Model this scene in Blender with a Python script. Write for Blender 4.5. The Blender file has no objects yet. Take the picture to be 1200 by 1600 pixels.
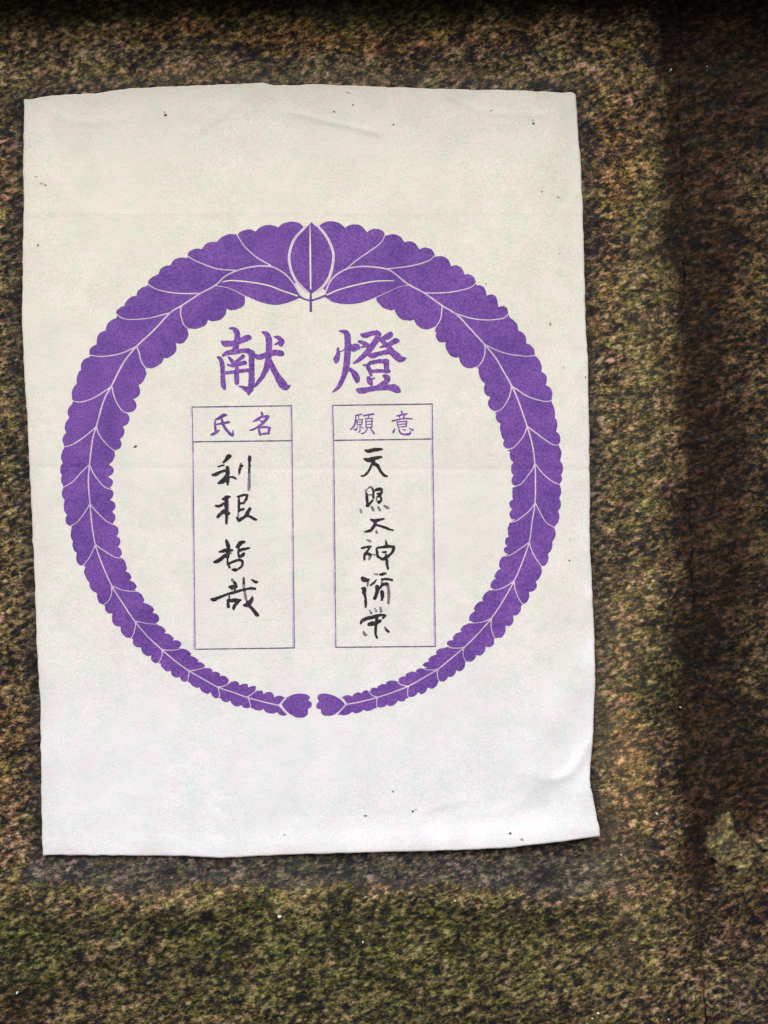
import bpy, math, random
import numpy as np
from mathutils import Vector

random.seed(4)
RNG = np.random.default_rng(11)
sc = bpy.context.scene
C = sc.collection
S = 0.0004                      # metres per photo pixel: the paper is about 35 x 47 cm

# ------------------------------------------------------------ camera, sky, sun
cam_d = bpy.data.cameras.new("camera")
cam = bpy.data.objects.new("camera", cam_d)
C.objects.link(cam)
CAM_DIST = 0.95
cam.location = (0, -CAM_DIST, 0)
cam.rotation_euler = (math.radians(90), 0, 0)
cam_d.sensor_fit = 'VERTICAL'
cam_d.sensor_height = 24
cam_d.lens = 24 * CAM_DIST / (1600 * S)
cam_d.clip_start = 0.01
cam_d.clip_end = 500
sc.camera = cam

SUN_EL, SUN_AZ = 38, -24        # above the horizon; to the left of the wall's normal
w = bpy.data.worlds.new("World")
sc.world = w
w.use_nodes = True
nt = w.node_tree
sky = nt.nodes.new('ShaderNodeTexSky')
sky.sky_type = 'NISHITA'
sky.sun_disc = False
sky.sun_elevation = math.radians(SUN_EL)
sky.sun_rotation = math.radians(180 + SUN_AZ)
sky.air_density = 1.0
sky.dust_density = 3.0
sky.ozone_density = 0.6
nt.nodes['Background'].inputs['Strength'].default_value = 0.05
nt.links.new(sky.outputs[0], nt.nodes['Background'].inputs['Color'])

sun_d = bpy.data.lights.new("sun", 'SUN')
sun = bpy.data.objects.new("sun", sun_d)
C.objects.link(sun)
sun_d.energy = 1.5
sun_d.angle = math.radians(50)
sun_d.color = (1.0, 0.955, 0.885)
az, el = math.radians(SUN_AZ), math.radians(SUN_EL)
to_sun = Vector((math.sin(az) * math.cos(el), -math.cos(az) * math.cos(el), math.sin(el)))
sun.rotation_euler = to_sun.to_track_quat('Z', 'Y').to_euler()

sc.view_settings.view_transform = 'Standard'
sc.view_settings.look = 'None'
sc.view_settings.exposure = 1.06
sc.view_settings.gamma = 1

# ------------------------------------------------------------ helpers
def smooth(e0, e1, x):
    t = np.clip((x - e0) / (e1 - e0), 0, 1)
    return t * t * (3 - 2 * t)

def vnoise(x, y, cell, seed):
    """value noise over photo-pixel coordinates, about -1..1"""
    r = np.random.default_rng(seed)
    g = r.uniform(-1, 1, (257, 257))
    u = np.asarray(x) / cell + 40.3
    v = np.asarray(y) / cell + 40.7
    i = np.floor(u).astype(int); j = np.floor(v).astype(int)
    fu = u - i; fv = v - j
    fu = fu * fu * (3 - 2 * fu); fv = fv * fv * (3 - 2 * fv)
    i %= 256; j %= 256
    return ((g[j, i] * (1 - fu) + g[j, i + 1] * fu) * (1 - fv)
            + (g[j + 1, i] * (1 - fu) + g[j + 1, i + 1] * fu) * fv)

def fbm(x, y, cell, seed, octs=4, gain=0.5):
    t = 0; a = 1
    for k in range(octs):
        t = t + a * vnoise(x, y, cell / 2 ** k, seed + k)
        a *= gain
    return t

def seg_dist(px, py, pts):
    """distance to a polyline and the interpolated third value (width) at the nearest point"""
    best = np.full(np.shape(px), 1e9)
    for (a, b) in zip(pts[:-1], pts[1:]):
        dx, dy = b[0] - a[0], b[1] - a[1]
        L = dx * dx + dy * dy + 1e-9
        t = np.clip(((px - a[0]) * dx + (py - a[1]) * dy) / L, 0, 1)
        d = np.hypot(px - a[0] - t * dx, py - a[1] - t * dy)
        if len(a) > 2:
            d = d - 0.5 * (a[2] + t * (b[2] - a[2]))
        best = np.minimum(best, d)
    return best

def catmull(pts, n=4):
    pts = [tuple(map(float, p)) for p in pts]
    if len(pts) < 3:
        return pts
    P = [tuple(2 * a - b for a, b in zip(pts[0], pts[1]))] + pts + [tuple(2 * a - b for a, b in zip(pts[-1], pts[-2]))]
    out = []
    for k in range(1, len(P) - 2):
        p0, p1, p2, p3 = map(np.array, P[k - 1:k + 3])
        for s in range(n):
            t = s / n
            q = 0.5 * (2 * p1 + (p2 - p0) * t + (2 * p0 - 5 * p1 + 4 * p2 - p3) * t * t + (3 * p1 - p0 - 3 * p2 + p3) * t ** 3)
            if len(q) > 2:
                q[2] = max(q[2], min(p1[2], p2[2]) * .8)
            out.append(tuple(q))
    out.append(pts[-1])
    return out

def poly_sdf(px, py, poly):
    """signed distance to a closed polygon, negative inside"""
    d = np.full(px.shape, 1e9); inside = np.zeros(px.shape, bool)
    n = len(poly)
    for k in range(n):
        ax, ay = poly[k][:2]; bx, by = poly[(k + 1) % n][:2]
        dx, dy = bx - ax, by - ay
        t = np.clip(((px - ax) * dx + (py - ay) * dy) / (dx * dx + dy * dy + 1e-9), 0, 1)
        d = np.minimum(d, np.hypot(px - ax - t * dx, py - ay - t * dy))
        if abs(by - ay) > 1e-9:
            c = ((ay > py) != (by > py)) & (px < (bx - ax) * (py - ay) / (by - ay) + ax)
            inside ^= c
    return np.where(inside, -d, d)

# ------------------------------------------------------------ the paper's shape
TOP = [(38,157),(70,152),(100,149),(150,147),(170,143),(205,139),(240,137),(300,135),(390,132),(412,131),(432,135),(460,134),(500,133),(600,137),(700,141),(800,142),(880,146),(893,146),(898,149)]
BOT = [(68,1336),(100,1335),(200,1336),(290,1336),(345,1339),(420,1335),(500,1332),(600,1329),(720,1326),(800,1321),(880,1312),(935,1303)]
LEF = [(38,157),(38,220),(38,300),(37,400),(35.5,490),(38,560),(43,640),(47,720),(50.5,800),(55,900),(58,1000),(64,1100),(65.5,1250),(68,1336)]
RIG = [(898,149),(901,175),(903,210),(906,250),(910,330),(913,440),(914,500),(918,560),(919.5,640),(920,700),(921,760),(921,810),(922,870),(926,950),(928,1000),(929,1060),(927,1120),(925,1160),(921,1195),(920,1215),(924,1240),(930,1270),(934,1288),(935,1303)]
def interp(pts, key, val, t):
    a = np.array(pts, float)
    return np.interp(t, a[:, key], a[:, val])

def paper_h(x, y):
    """height of the sheet in front of the wall's plane, metres"""
    x = np.asarray(x, float); y = np.asarray(y, float)
    h = 0.0016 + 0.0004 * vnoise(x, y, 260, 5) + 0.00016 * vnoise(x, y, 90, 6) + 0.00005 * vnoise(x, y, 34, 7) + (0.0002 * vnoise(x + .4 * y, y, 48, 8) + 0.0001 * vnoise(x, y - .6 * x, 26, 9)) * (smooth(1020, 1200, y) * smooth(600, 860, x) + .5 * smooth(280, 170, y) + .4 * smooth(110, 50, x))
    # fold lines of the once folded sheet
    h = h - 0.0002 * np.exp(-np.abs(y - 732 - 0.004 * (x - 480)) / 4.0)
    h = h + 0.00010 * np.exp(-np.abs(y - 334) / 4.0)
    h = h - 0.00005 * np.exp(-np.abs(y - 1015) / 4.0)
    # crease at the lower right and the slack next to it
    d = seg_dist(x, y, catmull([(930,1148,2),(912,1172,3),(893,1203,2),(868,1216,1),(846,1219,0.1)]))
    h = h + 0.0012 * np.exp(-(np.maximum(d, 0) / 8.0) ** 1.5) * smooth(815, 905, x)
    d = seg_dist(x, y, catmull([(915,1040),(880,1095),(850,1160),(846,1205)]))
    h = h + 0.0013 * np.exp(-(d / 30.0) ** 2)
    d = seg_dist(x, y, [(918,1215),(895,1290)])
    h = h + 0.0005 * np.exp(-(d / 10.0) ** 2)
    # pulled creases near the top
    d = seg_dist(x, y, catmull([(455,176),(490,187),(540,198),(590,210)]))
    h = h + 0.00035 * np.exp(-(d / 5.0) ** 2)
    d = seg_dist(x, y, catmull([(415,134),(380,155),(310,205),(285,206)]))
    h = h + 0.00022 * np.exp(-(d / 7.0) ** 2)
    for cr, am, sg in (([(60,165),(120,190),(190,188)], .0002, 6), ([(700,150),(760,176),(850,180)], .00025, 6), ([(905,300),(880,340),(868,420)], .0003, 9),
                       ([(915,560),(893,600),(897,690)], .0003, 7), ([(924,930),(900,985),(902,1040)], .0004, 9), ([(640,1320),(660,1270),(720,1250)], .00025, 7),
                       ([(45,700),(70,760),(66,850)], .0002, 8), ([(345,1336),(352,1300),(340,1270)], .0003, 6), ([(835,1230),(800,1262),(720,1272)], .0003, 9)):
        h = h + am * np.exp(-(seg_dist(x, y, catmull(cr)) / sg) ** 2)
    # edges that stand off the stone
    xr = interp(RIG, 1, 0, y)
    h = h + 0.0006 * smooth(40, 0, xr - x) * (0.6 + 0.4 * vnoise(x * 0, y, 70, 21))
    h = h + 0.0032 * smooth(70, 0, xr - x) * np.exp(-((y - 1245) / 55.0) ** 2)
    yb = interp(BOT, 0, 1, x)
    h = h + 0.0026 * smooth(60, 0, yb - y) * smooth(250, 820, x)
    h = h + 0.0008 * smooth(40, 0, yb - y) * smooth(60, 330, x)
    return h

def P3(x, y, h):
    x = np.asarray(x, float); y = np.asarray(y, float)
    return np.stack([(x - 600) * S, -np.asarray(h) + 0 * x, (800 - y) * S], -1)

def mesh_obj(name, verts, faces, mat, parent=None, shade=True):
    me = bpy.data.meshes.new(name)
    me.from_pydata([tuple(v) for v in verts], [], faces)
    me.materials.append(mat)
    if shade:
        me.polygons.foreach_set('use_smooth', [True] * len(me.polygons))
    me.update()
    o = bpy.data.objects.new(name, me)
    C.objects.link(o)
    if parent:
        o.parent = parent
    return o

def grid_faces(nx, ny, off=0, flip=False):
    i = np.arange(nx - 1)[None, :] + nx * np.arange(ny - 1)[:, None]
    f = np.stack([i, i + nx, i + nx + 1, i + 1], -1).reshape(-1, 4) + off
    return f[:, ::-1] if flip else f

def big_mesh(name, verts, quads, mat, parent=None):
    me = bpy.data.meshes.new(name)
    me.vertices.add(len(verts)); me.vertices.foreach_set('co', np.asarray(verts, np.float32).ravel())
    me.loops.add(len(quads) * 4); me.loops.foreach_set('vertex_index', np.asarray(quads, np.int32).ravel())
    me.polygons.add(len(quads))
    me.polygons.foreach_set('loop_start', np.arange(0, len(quads) * 4, 4, dtype=np.int32))
    me.polygons.foreach_set('use_smooth', np.ones(len(quads), bool))
    me.update(calc_edges=True); me.validate()
    me.materials.append(mat)
    o = bpy.data.objects.new(name, me); C.objects.link(o)
    if parent: o.parent = parent
    return o

def isomesh(name, f, box, cell, mat, parent, lift=0.00012):
    """marching squares: everything where f(x, y) < 0, laid on the paper's surface"""
    x0, y0, x1, y1 = box
    nx = int((x1 - x0) / cell) + 2; ny = int((y1 - y0) / cell) + 2
    xs = x0 + cell * np.arange(nx); ys = y0 + cell * np.arange(ny)
    X, Y = np.meshgrid(xs, ys)
    V = f(X, Y); V = np.where(np.abs(V) < 1e-4, 1e-4, V)
    neg = V < 0
    cnt = neg[:-1, :-1].astype(int) + neg[:-1, 1:] + neg[1:, :-1] + neg[1:, 1:]
    verts = []; key = {}; faces = []
    def vid(k, x, y):
        r = key.get(k)
        if r is None:
            r = key[k] = len(verts); verts.append((x, y))
        return r
    for j, i in zip(*np.nonzero(cnt)):
        cs = [(j, i), (j + 1, i), (j + 1, i + 1), (j, i + 1)]
        poly = []
        for k in range(4):
            a, b = cs[k], cs[(k + 1) % 4]
            va, vb = V[a], V[b]
            if va < 0: poly.append(vid(a, X[a], Y[a]))
            if (va < 0) != (vb < 0):
                t = va / (va - vb)
                kk = (min(a, b), max(a, b))
                poly.append(vid(kk, X[a] + t * (X[b] - X[a]), Y[a] + t * (Y[b] - Y[a])))
        if len(poly) >= 3: faces.append(poly)
    if not faces:
        return None
    a = np.array(verts)
    return mesh_obj(name, P3(a[:, 0], a[:, 1], paper_h(a[:, 0], a[:, 1]) + lift), faces, mat, parent)

# ------------------------------------------------------------ materials
class NT:
    def __init__(s, name):
        s.m = bpy.data.materials.new(name); s.m.use_nodes = True
        s.t = s.m.node_tree; s.b = s.t.nodes['Principled BSDF']
        s.tc = s.t.nodes.new('ShaderNodeTexCoord')
    def n(s, kind, **kw):
        o = s.t.nodes.new(kind)
        for k, v in kw.items():
            if k in o.inputs: o.inputs[k].default_value = v
            else: setattr(o, k, v)
        return o
    def l(s, a, b): s.t.links.new(a, b)
    def mapping(s, rot=(0,0,0), scale=(1,1,1), loc=(0,0,0), kind='POINT'):
        m = s.n('ShaderNodeMapping', vector_type=kind)
        m.inputs['Rotation'].default_value = rot; m.inputs['Scale'].default_value = scale; m.inputs['Location'].default_value = loc
        s.l(s.tc.outputs['Object'], m.inputs[0]); return m.outputs[0]
    def noise(s, vec, scale, detail=2, rough=.5, dist=0):
        o = s.n('ShaderNodeTexNoise'); o.inputs['Scale'].default_value = scale; o.inputs['Detail'].default_value = detail
        o.inputs['Roughness'].default_value = rough; o.inputs['Distortion'].default_value = dist
        s.l(vec, o.inputs['Vector']); return o
    def ramp(s, fac, stops, interp='LINEAR'):
        o = s.n('ShaderNodeValToRGB'); r = o.color_ramp; r.interpolation = interp
        while len(r.elements) < len(stops): r.elements.new(.5)
        for e, (p, c) in zip(r.elements, stops):
            e.position = p; e.color = (*c, 1) if len(c) == 3 else c
        s.l(fac, o.inputs[0]); return o.outputs[0]
    def mix(s, fac, a, b, mode='MIX'):
        o = s.n('ShaderNodeMix', data_type='RGBA', blend_type=mode)
        for sock, v in ((o.inputs[0], fac), (o.inputs[6], a), (o.inputs[7], b)):
            if isinstance(v, (int, float)): sock.default_value = v
            elif isinstance(v, tuple): sock.default_value = (*v, 1) if len(v) == 3 else v
            else: s.l(v, sock)
        return o.outputs[2]
    def math(s, op, a, b=0.0, clamp=False):
        o = s.n('ShaderNodeMath', operation=op, use_clamp=clamp)
        for k, v in ((0, a), (1, b)):
            if isinstance(v, (int, float)): o.inputs[k].default_value = v
            else: s.l(v, o.inputs[k])
        return o.outputs[0]
    def attr(s, name):
        o = s.n('ShaderNodeAttribute', attribute_name=name); return o
    def bump(s, h, dist, strength=1.0, prev=None):
        o = s.n('ShaderNodeBump'); o.inputs['Distance'].default_value = dist; o.inputs['Strength'].default_value = strength
        s.l(h, o.inputs['Height'])
        if prev: s.l(prev, o.inputs['Normal'])
        return o.outputs[0]

GR1, GR2 = -19, -27
def stone_material(name='weathered_granite'):
    s = NT(name)
    # crystals stretched a little along one slanting direction
    v = s.mapping(rot=(0, math.radians(GR1), 0), scale=(1.5, 1.0, 0.92), kind='TEXTURE')
    v2 = s.mapping(rot=(0, math.radians(GR2), 0), scale=(1.3, 1.0, 0.95), loc=(.31, .2, .77), kind='TEXTURE')
    wide = s.mapping()
    g1 = s.noise(v, 330, 4, .68, .15)
    g2 = s.noise(v2, 130, 3, .6, .2)
    g3 = s.noise(v, 800, 2, .6, 0)
    big = s.noise(wide, 26, 3, .6)
    tone = s.math('ADD', s.math('MULTIPLY', g1.outputs[0], 0.60), s.math('MULTIPLY', g2.outputs[0], 0.20))
    tone = s.math('ADD', tone, s.math('MULTIPLY', g3.outputs[0], 0.20))
    tone = s.math('ADD', tone, s.math('MULTIPLY', s.math('SUBTRACT', big.outputs[0], .5), 0.16))
    # separate crystals: each cell of the stone has its own lightness
    warp = s.n('ShaderNodeMix', data_type='VECTOR'); warp.inputs[0].default_value = .0022
    s.l(v, warp.inputs[4]); s.l(g3.outputs['Color'], warp.inputs[5])
    cell = s.n('ShaderNodeTexVoronoi', feature='F1'); cell.inputs['Scale'].default_value = 480; s.l(warp.outputs[1], cell.inputs['Vector'])
    cs = s.n('ShaderNodeSeparateColor'); s.l(cell.outputs['Color'], cs.inputs[0])
    tone = s.math('ADD', tone, s.math('MULTIPLY', s.math('SUBTRACT', cs.outputs[0], .5), 0.085))
    # broad mottling between pinkish brown and olive
    mott = s.noise(wide, 70, 3, .6)
    col = s.ramp(tone, [(0.40, (0.005, 0.004, 0.009)), (0.455, (0.024, 0.016, 0.019)), (0.49, (0.062, 0.046, 0.030)),
                        (0.53, (0.125, 0.098, 0.056)), (0.58, (0.25, 0.205, 0.118)), (0.63, (0.46, 0.39, 0.27))])
    # mineral hues: pinkish feldspar, ochre, olive, blue-grey
    hue = s.noise(v, 330, 2, .55, .3)
    h2 = s.ramp(hue.outputs[0], [(0.38, (0.80, 0.95, 1.22)), (0.44, (0.86, 1.06, 0.80)), (0.49, (1.02, 1.04, 0.76)), (0.53, (1.02, 0.98, 0.92)), (0.57, (1.17, 0.95, 0.70)), (0.63, (1.10, 0.88, 1.12))])
    col = s.mix(0.85, col, h2, 'MULTIPLY')
    col = s.mix(0.8, col, s.ramp(mott.outputs[0], [(0.38, (1.08, 0.92, 1.0)), (0.5, (1.02, 1.0, 0.92)), (0.60, (0.94, 1.03, 0.72))]), 'MULTIPLY')
    # moss, rust and grey stains and the darker tone: where they lie is stored on the stone's vertices
    a = s.attr('stain')
    sep = s.n('ShaderNodeSeparateColor'); s.l(a.outputs['Color'], sep.inputs[0])
    b = s.attr('stain_b')
    sepb = s.n('ShaderNodeSeparateColor'); s.l(b.outputs['Color'], sepb.inputs[0])
    pn = s.noise(v2, 120, 4, .65)
    def patch(x, lo=.30, hi=.62):
        k = s.math('MULTIPLY', s.math('ADD', pn.outputs[0], .5), x)
        return s.math('MULTIPLY', s.math('SUBTRACT', k, lo * .6), 1 / (hi), True)
    moss_c = s.mix(1.0, col, (0.80, 1.0, 0.76), 'MULTIPLY')
    moss_c = s.mix(0.10, moss_c, s.ramp(g1.outputs[0], [(0.4, (0.012, 0.022, 0.006)), (0.62, (0.10, 0.16, 0.035))]))
    col = s.mix(patch(sep.outputs[0]), col, moss_c)
    col = s.mix(patch(sep.outputs[1]), col, s.mix(1.0, col, (1.18, 0.98, 0.78), 'MULTIPLY'))
    col = s.mix(s.math('MULTIPLY', sepb.outputs[0], s.math('MULTIPLY', s.math('SUBTRACT', pn.outputs[0], .12), 3.0, True), True), col, s.mix(0.26, s.mix(1.0, col, (0.60, 0.70, 0.95), 'MULTIPLY'), (0.060, 0.068, 0.084)))
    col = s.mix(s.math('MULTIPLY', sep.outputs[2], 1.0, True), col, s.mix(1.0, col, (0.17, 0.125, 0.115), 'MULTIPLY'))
    col = s.mix(sepb.outputs[1], col, s.mix(0.25, s.mix(1.0, col, (1.45, 1.34, 1.12), 'MULTIPLY'), (0.22, 0.19, 0.125)))
    hs = s.n('ShaderNodeHueSaturation'); hs.inputs['Saturation'].default_value = 1.02; hs.inputs['Value'].default_value = 1.0; s.l(col, hs.inputs['Color']); col = hs.outputs[0]
    s.l(col, s.b.inputs['Base Color'])
    s.l(s.ramp(cs.outputs[1], [(0.0, (0.42, 0.42, 0.42)), (0.14, (0.86, 0.86, 0.86)), (1.0, (0.92, 0.92, 0.92))]), s.b.inputs['Roughness'])
    s.b.inputs['Specular IOR Level'].default_value = 0.25
    n1 = s.bump(tone, 0.0020, 0.9)
    n2 = s.bump(g3.outputs[0], 0.0005, 0.7, n1)
    s.l(n2, s.b.inputs['Normal'])
    return s.m

def paper_relief(s):
    f = s.noise(s.mapping(scale=(1, 1, 1.6)), 900, 3, .6)
    c = s.noise(s.mapping(), 150, 3, .6)
    return s.bump(c.outputs[0], 0.00045, .7, s.bump(f.outputs[0], 0.00014, .8))

def paper_material():
    s = NT('aged_paper')
    v = s.mapping()
    n = s.noise(v, 40, 3, .55)
    tint = s.noise(v, 95, 2, .5)
    col = s.ramp(tint.outputs[0], [(0.36, (0.668, 0.706, 0.686)), (0.5, (0.705, 0.708, 0.700)), (0.62, (0.728, 0.698, 0.718))])
    ag = s.attr('ageing_and_light')  # yellowing, soil with painted shade, and painted cool light
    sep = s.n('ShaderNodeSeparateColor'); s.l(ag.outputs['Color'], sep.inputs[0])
    col = s.mix(sep.outputs[0], col, s.mix(1.0, col, (0.985, 0.98, 0.89), 'MULTIPLY'))
    col = s.mix(sep.outputs[1], col, s.mix(1.0, col, (0.80, 0.77, 0.73), 'MULTIPLY'))
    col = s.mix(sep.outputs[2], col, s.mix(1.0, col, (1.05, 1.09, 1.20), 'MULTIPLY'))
    # cloudy handling marks and fine grain
    col = s.mix(1.0, col, s.ramp(n.outputs[0], [(0.30, (0.95, 0.95, 0.95)), (0.60, (1.02, 1.02, 1.02))]), 'MULTIPLY')
    fine = s.noise(v, 1500, 1, .5)
    col = s.mix(1.0, col, s.ramp(fine.outputs[0], [(0.3, (0.86, 0.86, 0.86)), (0.65, (1.04, 1.04, 1.04))]), 'MULTIPLY')
    s.l(col, s.b.inputs['Base Color'])
    s.b.inputs['Roughness'].default_value = 0.78
    s.b.inputs['Specular IOR Level'].default_value = 0.3
    s.l(paper_relief(s), s.b.inputs['Normal'])
    return s.m

def ink_material(name, lo, hi, scale=1100, holes=0.0):
    s = NT(name)
    n = s.noise(s.mapping(), scale, 2, .6)
    big = s.noise(s.mapping(), 45, 2, .6)
    col = s.ramp(n.outputs[0], [(0.36, lo), (0.64, hi)])
    col = s.mix(1.0, col, s.ramp(big.outputs[0], [(0.32, (0.80, 0.78, 0.86)), (0.68, (1.20, 1.20, 1.10))]), 'MULTIPLY')
    if holes:       # dry brush: the paper's fibres stay bare
        d = s.noise(s.mapping(rot=(0, math.radians(-20), 0), scale=(1, 1, 1)), 700, 3, .7)
        col = s.mix(s.ramp(d.outputs[0], [(holes, (0, 0, 0)), (holes + .10, (1, 1, 1))]), col, (0.45, 0.44, 0.44))
    s.l(col, s.b.inputs['Base Color'])
    s.b.inputs['Roughness'].default_value = 0.62
    s.b.inputs['Specular IOR Level'].default_value = 0.25
    s.l(paper_relief(s), s.b.inputs['Normal'])
    return s.m

M_STONE = stone_material()
M_PAPER = paper_material()
M_PURPLE = ink_material('purple_print', (0.098, 0.036, 0.26), (0.182, 0.080, 0.375), 900)
M_LILAC = ink_material('pale_lilac_print', (0.50, 0.42, 0.62), (0.66, 0.58, 0.74))
M_VEIN = ink_material('pale_vein_print', (0.48, 0.41, 0.57), (0.62, 0.55, 0.67))
M_TEXTP = ink_material('purple_text_print', (0.085, 0.030, 0.24), (0.23, 0.10, 0.42), 800)
M_LINE = ink_material('violet_grey_rule', (0.085, 0.060, 0.17), (0.16, 0.12, 0.27))
M_INK = ink_material('black_brush_ink', (0.008, 0.007, 0.012), (0.030, 0.027, 0.040), 700, holes=0.66)
M_FAINT = ink_material('thin_grey_brush_ink', (0.09, 0.085, 0.12), (0.24, 0.22, 0.27), 700, holes=0.58)
M_SPECK = ink_material('brown_speck', (0.045, 0.035, 0.030), (0.12, 0.09, 0.075))
M_SPECKL = ink_material('pale_brown_speck', (0.30, 0.26, 0.22), (0.42, 0.37, 0.32))
s_ = NT('white_quartz_grain'); s_.b.inputs['Base Color'].default_value = (0.86, 0.87, 0.84, 1); s_.b.inputs['Roughness'].default_value = .3
q_ = s_.noise(s_.mapping(), 900, 2); s_.l(s_.ramp(q_.outputs[0], [(.3, (.75, .77, .74)), (.7, (.95, .95, .93))]), s_.b.inputs['Base Color'])
M_QUARTZ = s_.m

# ------------------------------------------------------------ the stone wall
def joint_x(y): return 1060 + 42 * np.asarray(y, float) / 1600 + 4 * vnoise(np.asarray(y, float) * 0, y, 120, 31) + 2.2 * fbm(np.asarray(y, float) * 0, y, 22, 35, 3)

PEXP = 3
def inside_paper(x, y, m):
    l = interp(LEF, 1, 0, y); r = interp(RIG, 1, 0, y); t = interp(TOP, 0, 1, x); b = interp(BOT, 0, 1, x)
    return np.minimum(np.minimum(x - l, r - x), np.minimum(y - t, b - y)) + m

def blob(x, y, cx, cy, rx, ry, amp=1.0):
    return amp * np.exp(-((x - cx) / rx) ** 2 - ((y - cy) / ry) ** 2)

def stains(x, y, who):
    wob = 14 * fbm(x, y, 60, 71, 3); xx = x + wob; yy = y + 14 * fbm(x, y, 60, 75, 3)
    moss = (blob(xx, yy, 45, 1490, 60, 60, .9) + blob(xx, yy, 540, 1450, 480, 60, .85) + blob(xx, yy, 560, 1560, 520, 80, .7)
            + blob(xx, yy, 1035, 1050, 42, 90, .7) + blob(xx, yy, 1000, 680, 45, 220, .5) + blob(xx, yy, 420, 12, 560, 30, 1.0)
            + blob(xx, yy, 1010, 330, 60, 160, .5) + blob(xx, yy, 15, 700, 30, 400, .35))
    rust = (blob(xx, yy, 960, 250, 60, 130, .8) + blob(xx, yy, 480, 55, 460, 28, .85) + blob(xx, yy, 930, 470, 30, 90, .8)
            + blob(xx, yy, 985, 1180, 50, 130, .6) + blob(xx, yy, 15, 300, 30, 120, .5) + blob(xx, yy, 10, 1180, 30, 110, .6)
            + blob(xx, yy, 1150, 420, 60, 260, .45) + blob(xx, yy, 1130, 1040, 50, 140, .5))
    jx = joint_x(y)
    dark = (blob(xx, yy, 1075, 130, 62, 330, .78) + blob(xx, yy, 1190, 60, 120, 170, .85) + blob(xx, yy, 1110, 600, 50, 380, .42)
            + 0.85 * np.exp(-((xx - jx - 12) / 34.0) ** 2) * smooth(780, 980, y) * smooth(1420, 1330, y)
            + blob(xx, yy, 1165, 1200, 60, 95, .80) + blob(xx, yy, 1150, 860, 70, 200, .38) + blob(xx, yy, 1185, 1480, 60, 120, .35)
            + .9 * smooth(50, 12, yy) + .40 * smooth(1000, 1085, xx) * smooth(1460, 1300, yy) + .12 * smooth(1010, 1090, xx) + blob(xx, yy, 25, 1575, 70, 60, .55) + blob(xx, yy, 60, 60, 80, 30, .25)  # darker along the top edge and towards the right
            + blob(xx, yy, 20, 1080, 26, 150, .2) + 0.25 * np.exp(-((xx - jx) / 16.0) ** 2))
    # the stain that frames the paper: blue-grey below it, greyer at its sides
    d = -inside_paper(x, y, 0)
    dark = dark + .30 * smooth(1412, 1450, yy) * smooth(1120, 1000, xx) + .28 * np.exp(-((yy - 1432) / 12.0) ** 2)
    low = smooth(1325, 1345, yy) * smooth(1400, 1372, yy) * smooth(20, 80, xx) * smooth(1000, 930, xx)
    d = d + 9 * fbm(x, y, 30, 79, 3)
    grey = np.clip(1.15 * low + 0.6 * smooth(40, 4, d) * smooth(-10, 2, d), 0, .9) + blob(xx, yy, 1190, 1560, 60, 60, .35) + blob(xx, yy, 400, 86, 420, 16, .4)
    dark = dark + .45 * smooth(30, 8, d) * smooth(130, 160, y) * smooth(1345, 1330, y)
    pale = (blob(xx, yy, 1000, 560, 45, 260, .4) + blob(xx, yy, 450, 122, 520, 16, .5) + blob(xx, yy, 400, 1392, 560, 16, .4) + blob(xx, yy, 975, 1180, 42, 240, .75)
            + blob(xx, yy, 1000, 960, 45, 60, .3) + blob(xx, yy, 970, 1160, 30, 60, .35))
    moss, rust, dark, grey, pale = (np.clip(q, 0, 1) for q in (moss, rust, dark, grey, pale))
    return moss, rust, dark, grey, pale

def colour_attr(me, name, r, g, b):
    at = me.color_attributes.new(name, 'FLOAT_COLOR', 'POINT')
    a = np.ones((len(me.vertices), 4), np.float32); a[:, 0] = r; a[:, 1] = g; a[:, 2] = b
    at.data.foreach_set('color', a.ravel())

def relief(x, y):
    u = x * 0.97 - y * 0.26; v = x * 0.26 + y * 0.97       # dressed with a slightly slanting grain
    return (0.0010 * fbm(u * .6, v, 26, 51, 3, .6) + 0.0016 * vnoise(x, y, 190, 55) + 0.0008 * vnoise(x, y, 70, 58))

def stone_slab(name, X, Y, H, parent, label=None, depth=0.10):
    """a block whose face is the grid X, Y, H (H = metres towards the camera), with real sides"""
    ny, nx = X.shape
    front = P3(X.ravel(), Y.ravel(), H.ravel())
    front = np.asarray(front)
    quads = grid_faces(nx, ny)
    i_top = np.arange(nx); i_bot = (ny - 1) * nx + np.arange(nx)
    i_l = np.arange(ny) * nx; i_r = i_l + nx - 1
    ring = np.concatenate([i_top, i_r[1:], i_bot[::-1][1:], i_l[::-1][1:-1]])
    back = front[ring].copy(); back[:, 1] = depth
    base = len(front); n = len(ring)
    k = np.arange(n); k2 = (k + 1) % n
    sides = np.stack([ring[k], ring[k2], base + k2, base + k], -1)
    V = np.concatenate([front, back])
    o = big_mesh(name, V, np.concatenate([quads, sides]), M_STONE, parent)
    me = o.data
    co = np.empty(len(me.vertices) * 3, np.float32); me.vertices.foreach_get('co', co); co = co.reshape(-1, 3)
    px = co[:, 0] / S + 600; py = 800 - co[:, 2] / S
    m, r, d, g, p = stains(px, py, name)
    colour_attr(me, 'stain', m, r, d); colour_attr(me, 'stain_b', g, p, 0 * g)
    if label: o['label'] = label
    return o

wall = bpy.data.objects.new('stone_wall', None); C.objects.link(wall)
wall.location = (0, 0, 0)
wall['label'] = 'rough mottled brown granite wall with green moss, behind the white paper'
wall['category'] = 'wall'

STEP = 3.0
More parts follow.
